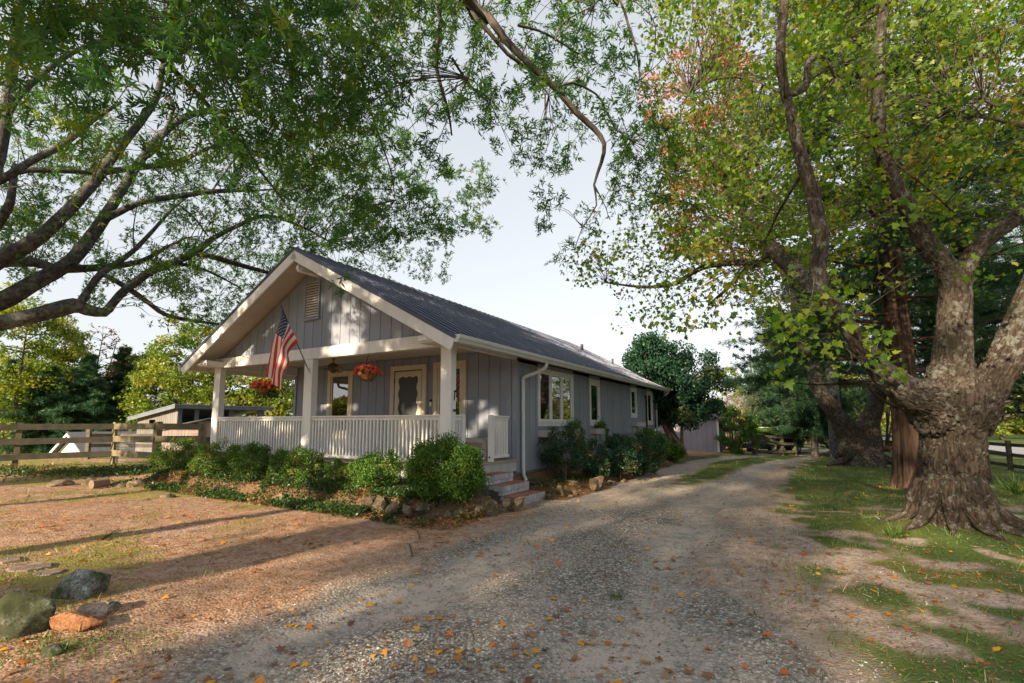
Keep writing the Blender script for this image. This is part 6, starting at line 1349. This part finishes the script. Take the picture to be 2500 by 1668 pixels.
# ------------------------------------------------------------------ shrubs
def shrub(px, by, ty, wpx, Y, mat, label, seed, nleaf=9000, ls=.034, name='shrub', stems=6, shell=.5, ncl=70, zb=None, deep=.85, tint=.1, clump=.3, **k):
    x = at(px, 1033, Y)[0]; z0 = G(x, Y) if zb is None else zb; zt = at(px, ty, Y)[2]; r_ = wpx/2*Y/F
    zc_ = (z0+zt)/2+.02; return tree(name, label, (x, Y, z0), z0+.3*(zt-z0), .014, (x, Y, zc_), (r_, r_*deep, (zt-z0)/2*1.0), ncl, nleaf, ls, mat, M['bark_tan'], seed=seed, stems=stems, cat='shrub', shell=shell, clump=clump, tint=tint, flat=.9, low=z0+.02, **k)
shrub(1091, 1223, 1080, 180, 8.35, M['lf_shrub'], 'largest, densely rounded green shrub beside the brick steps', 201, 46000, .034, ncl=190, shell=.66, tint=.06, clump=.32)
shrub(925, 1202, 1108, 120, 9.2, M['lf_shrub'], 'medium green shrub just left of the large rounded one', 202, 11000)
shrub(868, 1200, 1135, 70, 9.4, M['lf_shrub'], 'small yellowish shrub tucked against the medium one', 203, 5000, tint=.5)
shrub(823, 1180, 1124, 55, 10.3, M['lf_shrub'], 'small thin shrub below the porch floor edge', 204, 3500)
shrub(745, 1185, 1092, 95, 10.3, M['lf_shrub'], 'loose light-green shrub in front of the middle porch post', 205, 8000, tint=.35)
shrub(690, 1172, 1098, 60, 10.9, M['lf_shrub'], 'narrow green shrub left of the middle porch post', 206, 4500)
shrub(618, 1172, 1080, 100, 11.1, M['lf_shrub'], 'dark green shrub under the left half of the railing', 207, 9000)
shrub(535, 1172, 1082, 105, 11.6, M['lf_shrub'], 'wide sprawling shrub at the foot of the left porch post', 208, 9000, tint=.3)
shrub(448, 1150, 1072, 100, 13.0, M['lf_shrub'], 'airy green shrub between fence and left porch post', 209, 8000, tint=.2)
shrub(405, 1152, 1096, 60, 13.4, M['lf_shrub'], 'low shrub against the newer fence post', 210, 4000, tint=.2)
shrub(1378, 1170, 1040, 120, 12.0, M['lf_rhodo'], 'open leggy azalea with dark leaves below the triple window', 211, 7500, .045, shell=.35, tint=.25, stems=5)
shrub(1448, 1168, 1075, 80, 12.5, M['lf_rhodo'], 'dark green shrub right of the leggy azalea', 212, 7000, .045, tint=.2)
shrub(1510, 1168, 1068, 110, 13.3, M['lf_rhodo'], 'dense dark evergreen shrub in the middle of the side bed', 213, 12000, .045)
shrub(1572, 1165, 1056, 115, 14.4, M['lf_rhodo'], 'dense dark evergreen shrub at the far end of the side bed', 214, 12000, .045)
shrub(1590, 1100, 1052, 90, 17.5, M['lf_shrub'], 'lighter green shrub behind the dark ones near the back corner', 215, 7000, .05)
shrub(1635, 1125, 1085, 70, 19, M['lf_shrub'], 'bright low ferny shrub under the dark evergreen tree', 216, 5000, .07)
shrub(1545, 1060, 1015, 60, 22.5, M['lf_dark'], 'dark shrub behind the back corner of the house', 217, 5000, .08, zb=0)
# ------------------------------------------------------------------ ground scatter
def scatter(n, x0, x1, y0, y1, wf, pw_=1.6):
    y = y0+(y1-y0)*rng.random(n)**pw_; f_ = np.clip(y*1.25+2, 0, 60); x = rng.uniform(-1, 1, n)*f_; x = np.clip(x, x0, x1)
    keep_ = rng.random(n) < wf(x, y); return x[keep_], y[keep_]
mk_i = lambda i: (lambda x, y: masks(x, y)[i])
# gravel stones
x, y = scatter(230000, -60, 60, 1.5, 9, lambda x, y: np.clip(masks(x, y)[0]*(1-.80*masks(x, y)[2])*(.3+.7*sm(.4, .6, n2(x, y, 1.6, 3, 77)))+.05*sm(.45, .6, n2(x, y, 1.1, 3, 78)), 0, 1), 1.9)
n = len(x); z = hgt(x, y); print('stones', n)
OCT = ([(1,0,0),(0,1,0),(-1,0,0),(0,-1,0),(.1,.1,1),(-.1,0,-1)], [(0,1,4),(1,2,4),(2,3,4),(3,0,4),(1,0,5),(2,1,5),(3,2,5),(0,3,5)])
TV = np.array(OCT[0], float); sc = (.0045+.011*rng.random(n)**2.4)*np.clip(.75+y*.05, .8, 1.2); scv = sc[:, None]*rng.uniform(.6, 1.25, (n, 3)); scv[:, 2] *= .6; V = TV[None]*scv[:, None, :]*rng.uniform(.75, 1.2, (n, 6, 1))
a_ = rng.random(n)*6.28; ca, sa = np.cos(a_)[:, None], np.sin(a_)[:, None]; V = np.stack([V[..., 0]*ca-V[..., 1]*sa, V[..., 0]*sa+V[..., 1]*ca, V[..., 2]], -1)+np.stack([x, y, z+sc*.12], 1)[:, None, :]
Q = (np.array(OCT[1])[None]+(np.arange(n)*6)[:, None, None]).reshape(-1, 3); me = fastmesh('gravel', V.reshape(-1, 3), tris=Q); a = me.attributes.new('rnd', 'FLOAT', 'POINT'); a.data.foreach_set('value', np.repeat(rng.random(n), 6).astype(np.float32))
def gravel_mat():
    m, nt, o = newmat('gravel_stones'); T = NT(nt); a = T.n('Attribute'); a.attribute_name = 'rnd'
    r = ramp(T, a.outputs['Fac'], [(0, (.10,.095,.095)), (.3, (.21,.20,.185)), (.65, (.34,.315,.285)), (.88, (.50,.455,.40)), (1, (.64,.60,.54))]); finish(T, o, r.outputs[0], .85, spec=.2); return m
link('gravel', me, gravel_mat())['kind'] = 'stuff'
# fallen leaves
def litter(name, x, y, smin, smax, tmpl, mat, tintp, zoff=.012, up=2.5):
    n = len(x); z = hgt(x, y)+zoff; leafcloud(name, np.stack([x, y, z], 1), rng.uniform(smin, smax, n), tmpl, mat, None, axis=rng.normal(size=(n, 3))*np.array([1, 1, .12]), nrm=rng.normal(size=(n, 3))*.5+np.array([0, 0, up]), tint=(rng.random(n) < tintp)*1.0)['kind'] = 'stuff'
def wl(x, y): m_ = masks(x, y); return np.clip(.22+.8*m_[3]+.35*m_[4]*sm(.42, .6, n2(x, y, .9, 3, 71))+.3*(1-m_[0])*sm(0, 1, x-2), 0, 1)
x, y = scatter(60000, -60, 60, 1.5, 20, wl, 1.5); litter('fallen_leaves', x, y, .015, .05, RHN, M['litter'], .03)
x, y = scatter(110000, -60, 60, 1.5, 13, lambda x, y: np.clip((1-masks(x, y)[0]*.85)*sm(.38, .58, n2(x, y, 1.9, 4, 72)), 0, 1), 1.5); litter('soil_crumbs_and_chips', x, y, .008, .022, RH, M['chips'], .3, .006, .8)
x, y = scatter(14000, -60, 60, 1.6, 14, lambda x, y: 1-.8*masks(x, y)[0], 1.4); litter('pine_straw', x, y, .04, .09, NEED, M['chips'], .5, .008, .8)
x, y = scatter(5000, -60, 60, 1.7, 16, lambda x, y: .3+.7*(n2(x, y, .8, 3, 74) > .52), 1.3); litter('fallen_maple_leaves', x, y, .035, .075, MAPLE, M['litter'], .45, .015, 1.6)
uu, vv = rng.uniform(-14.2, -4.4, 9000), rng.uniform(5.7, 6.6, 9000); X = uu*EU[0]+vv*EV[0]; Y_ = uu*EU[1]+vv*EV[1]; litter('bed_leaves', X, Y_, .03, .06, RH, M['litter'], .12, .02, 1.2)
uu, vv = rng.uniform(-5.4, -4.1, 4500), rng.uniform(9.0, 18, 4500); X = uu*EU[0]+vv*EV[0]; Y_ = uu*EU[1]+vv*EV[1]; litter('side_bed_leaves', X, Y_, .03, .06, RH, M['litter'], .3, .02, 1.2)
# ivy
def ivy(name, X, Y_, s=.05, th=.42):
    k = n2(X, Y_, 1.5, 3, 81) > th; X, Y_ = X[k], Y_[k]; n = len(X); P = np.stack([X, Y_, hgt(X, Y_)+.02+.10*rng.random(n)**1.5], 1); leafcloud(name, P, s*rng.uniform(.6, 1.3, n), RH, M['ivy'], None, nrm=rng.normal(size=(n, 3))*.6+np.array([0, -.2, 1]), tint=(vnoise(P*1.5, 3) > .62)*rng.random(n))['kind'] = 'stuff'
uu, vv = rng.uniform(-14.4, -4.4, 34000), rng.uniform(5.6, 6.9, 34000); ivy('ivy', uu*EU[0]+vv*EV[0], uu*EU[1]+vv*EV[1], .05, .34)
X = rng.uniform(-20, -9.5, 11000); Y_ = 14.3-.10*(X+12)+rng.normal(size=11000)*.55; ivy('ivy', X, Y_, .07)
uu, vv = rng.uniform(-5.5, -4.35, 4500), rng.uniform(9.2, 22, 4500); ivy('ivy', uu*EU[0]+vv*EV[0], uu*EU[1]+vv*EV[1])
# grass
x, y = scatter(330000, -60, 60, 1.8, 26, lambda x, y: masks(x, y)[1]*(.25+.75*sm(.4, .62, n2(x, y, 3.2, 2, 91)))*sm(.35, .7, n2(x, y, 9, 2, 95)+.12), 1.15); n = len(x); print('blades', n)
gm = masks(x, y); ax = rng.normal(size=(n, 3))*.55+np.array([0, 0, 1.0]); P = np.stack([x, y, hgt(x, y)-.004], 1)
tn = np.clip(gm[4]*.8*rng.random(n)+(rng.random(n) < .22)*.9, 0, 1); BL = ([(-.07,0,0),(.07,0,0),(.03,1,.18),(-.01,1,.18)], [(0,1,2,3)])
leafcloud('grass', P, (.022+.045*rng.random(n)**1.5)*(1+.03*y), BL, M['grass'], None, axis=ax, tint=tn)['kind'] = 'stuff'
for i, (px, py, s_, lb) in enumerate(((1290, 1185, .32, 'strappy green plant among leaves beside the brick steps'), (2190, 1318, .2, 'tuft of long grass at the maple roots'), (1505, 1450, .07, 'upright grass tuft in bare soil right of the gravel'), (2480, 1190, .5, 'leafy sapling on the lawn near the road fence'), (1160, 1205, .18, 'grassy tuft between the large shrub and the steps'), (155, 1590, .07, 'small tuft by the orange block'))):
    g = gp(px, py); t = thing('grass_clump', lb, 'plant', (g[0], g[1], G(g[0], g[1]))); n = 70; ax = rng.normal(size=(n, 3))*np.array([.6, .6, .3])+np.array([0, 0, 1]); leafcloud('blades', np.tile([g[0], g[1], G(g[0], g[1])], (n, 1))+rng.normal(size=(n, 3))*np.array([.04, .04, 0]), s_*rng.uniform(.6, 1.1, n), ([(-.03,0,0),(.03,0,0),(.025,.6,.02),(0,1,.15)], [(0,1,2,3)]), M['grass'], t, axis=ax)

n = 150; s_ = PL*(1-rng.random(n)**2.2*.9); vv = rng.uniform(VF+.1, VR-.2, n); up_ = .07
P = np.stack([UC+s_*math.cos(ang)+up_*math.sin(ang), vv, ZR-s_*math.sin(ang)+up_*math.cos(ang)], 1); P = np.stack([P[:, 0]*EU[0]+P[:, 1]*EV[0], P[:, 0]*EU[1]+P[:, 1]*EV[1], P[:, 2]], 1)
leafcloud('roof_leaves', P, rng.uniform(.04, .08, n), RH, M['litter'], None, axis=rng.normal(size=(n, 3))*np.array([1, 1, .2]), nrm=rng.normal(size=(n, 3))*.3+np.array([.35, -.2, 1]), tint=(rng.random(n) < .2)*1.0)['kind'] = 'stuff'

n = 2600; cxy = np.array([gp(165, 1470)[:2], gp(20, 1590)[:2], gp(165, 1562)[:2], gp(118, 1612)[:2], gp(60, 1500)[:2], gp(260, 1590)[:2]]); k = rng.integers(0, 6, n); a_ = rng.random(n)*6.28; rr_ = .16+.30*rng.random(n)**1.4
X = cxy[k, 0]+np.cos(a_)*rr_*1.2; Y_ = cxy[k, 1]+np.sin(a_)*rr_*.6+.08; P = np.stack([X, Y_, hgt(X, Y_)-.003], 1)
leafcloud('moss_fringe', P, rng.uniform(.012, .038, n), RHN, M['grass'], None, axis=rng.normal(size=(n, 3))*.7+np.array([0, 0, .8]), tint=rng.random(n)*.8)['kind'] = 'stuff'
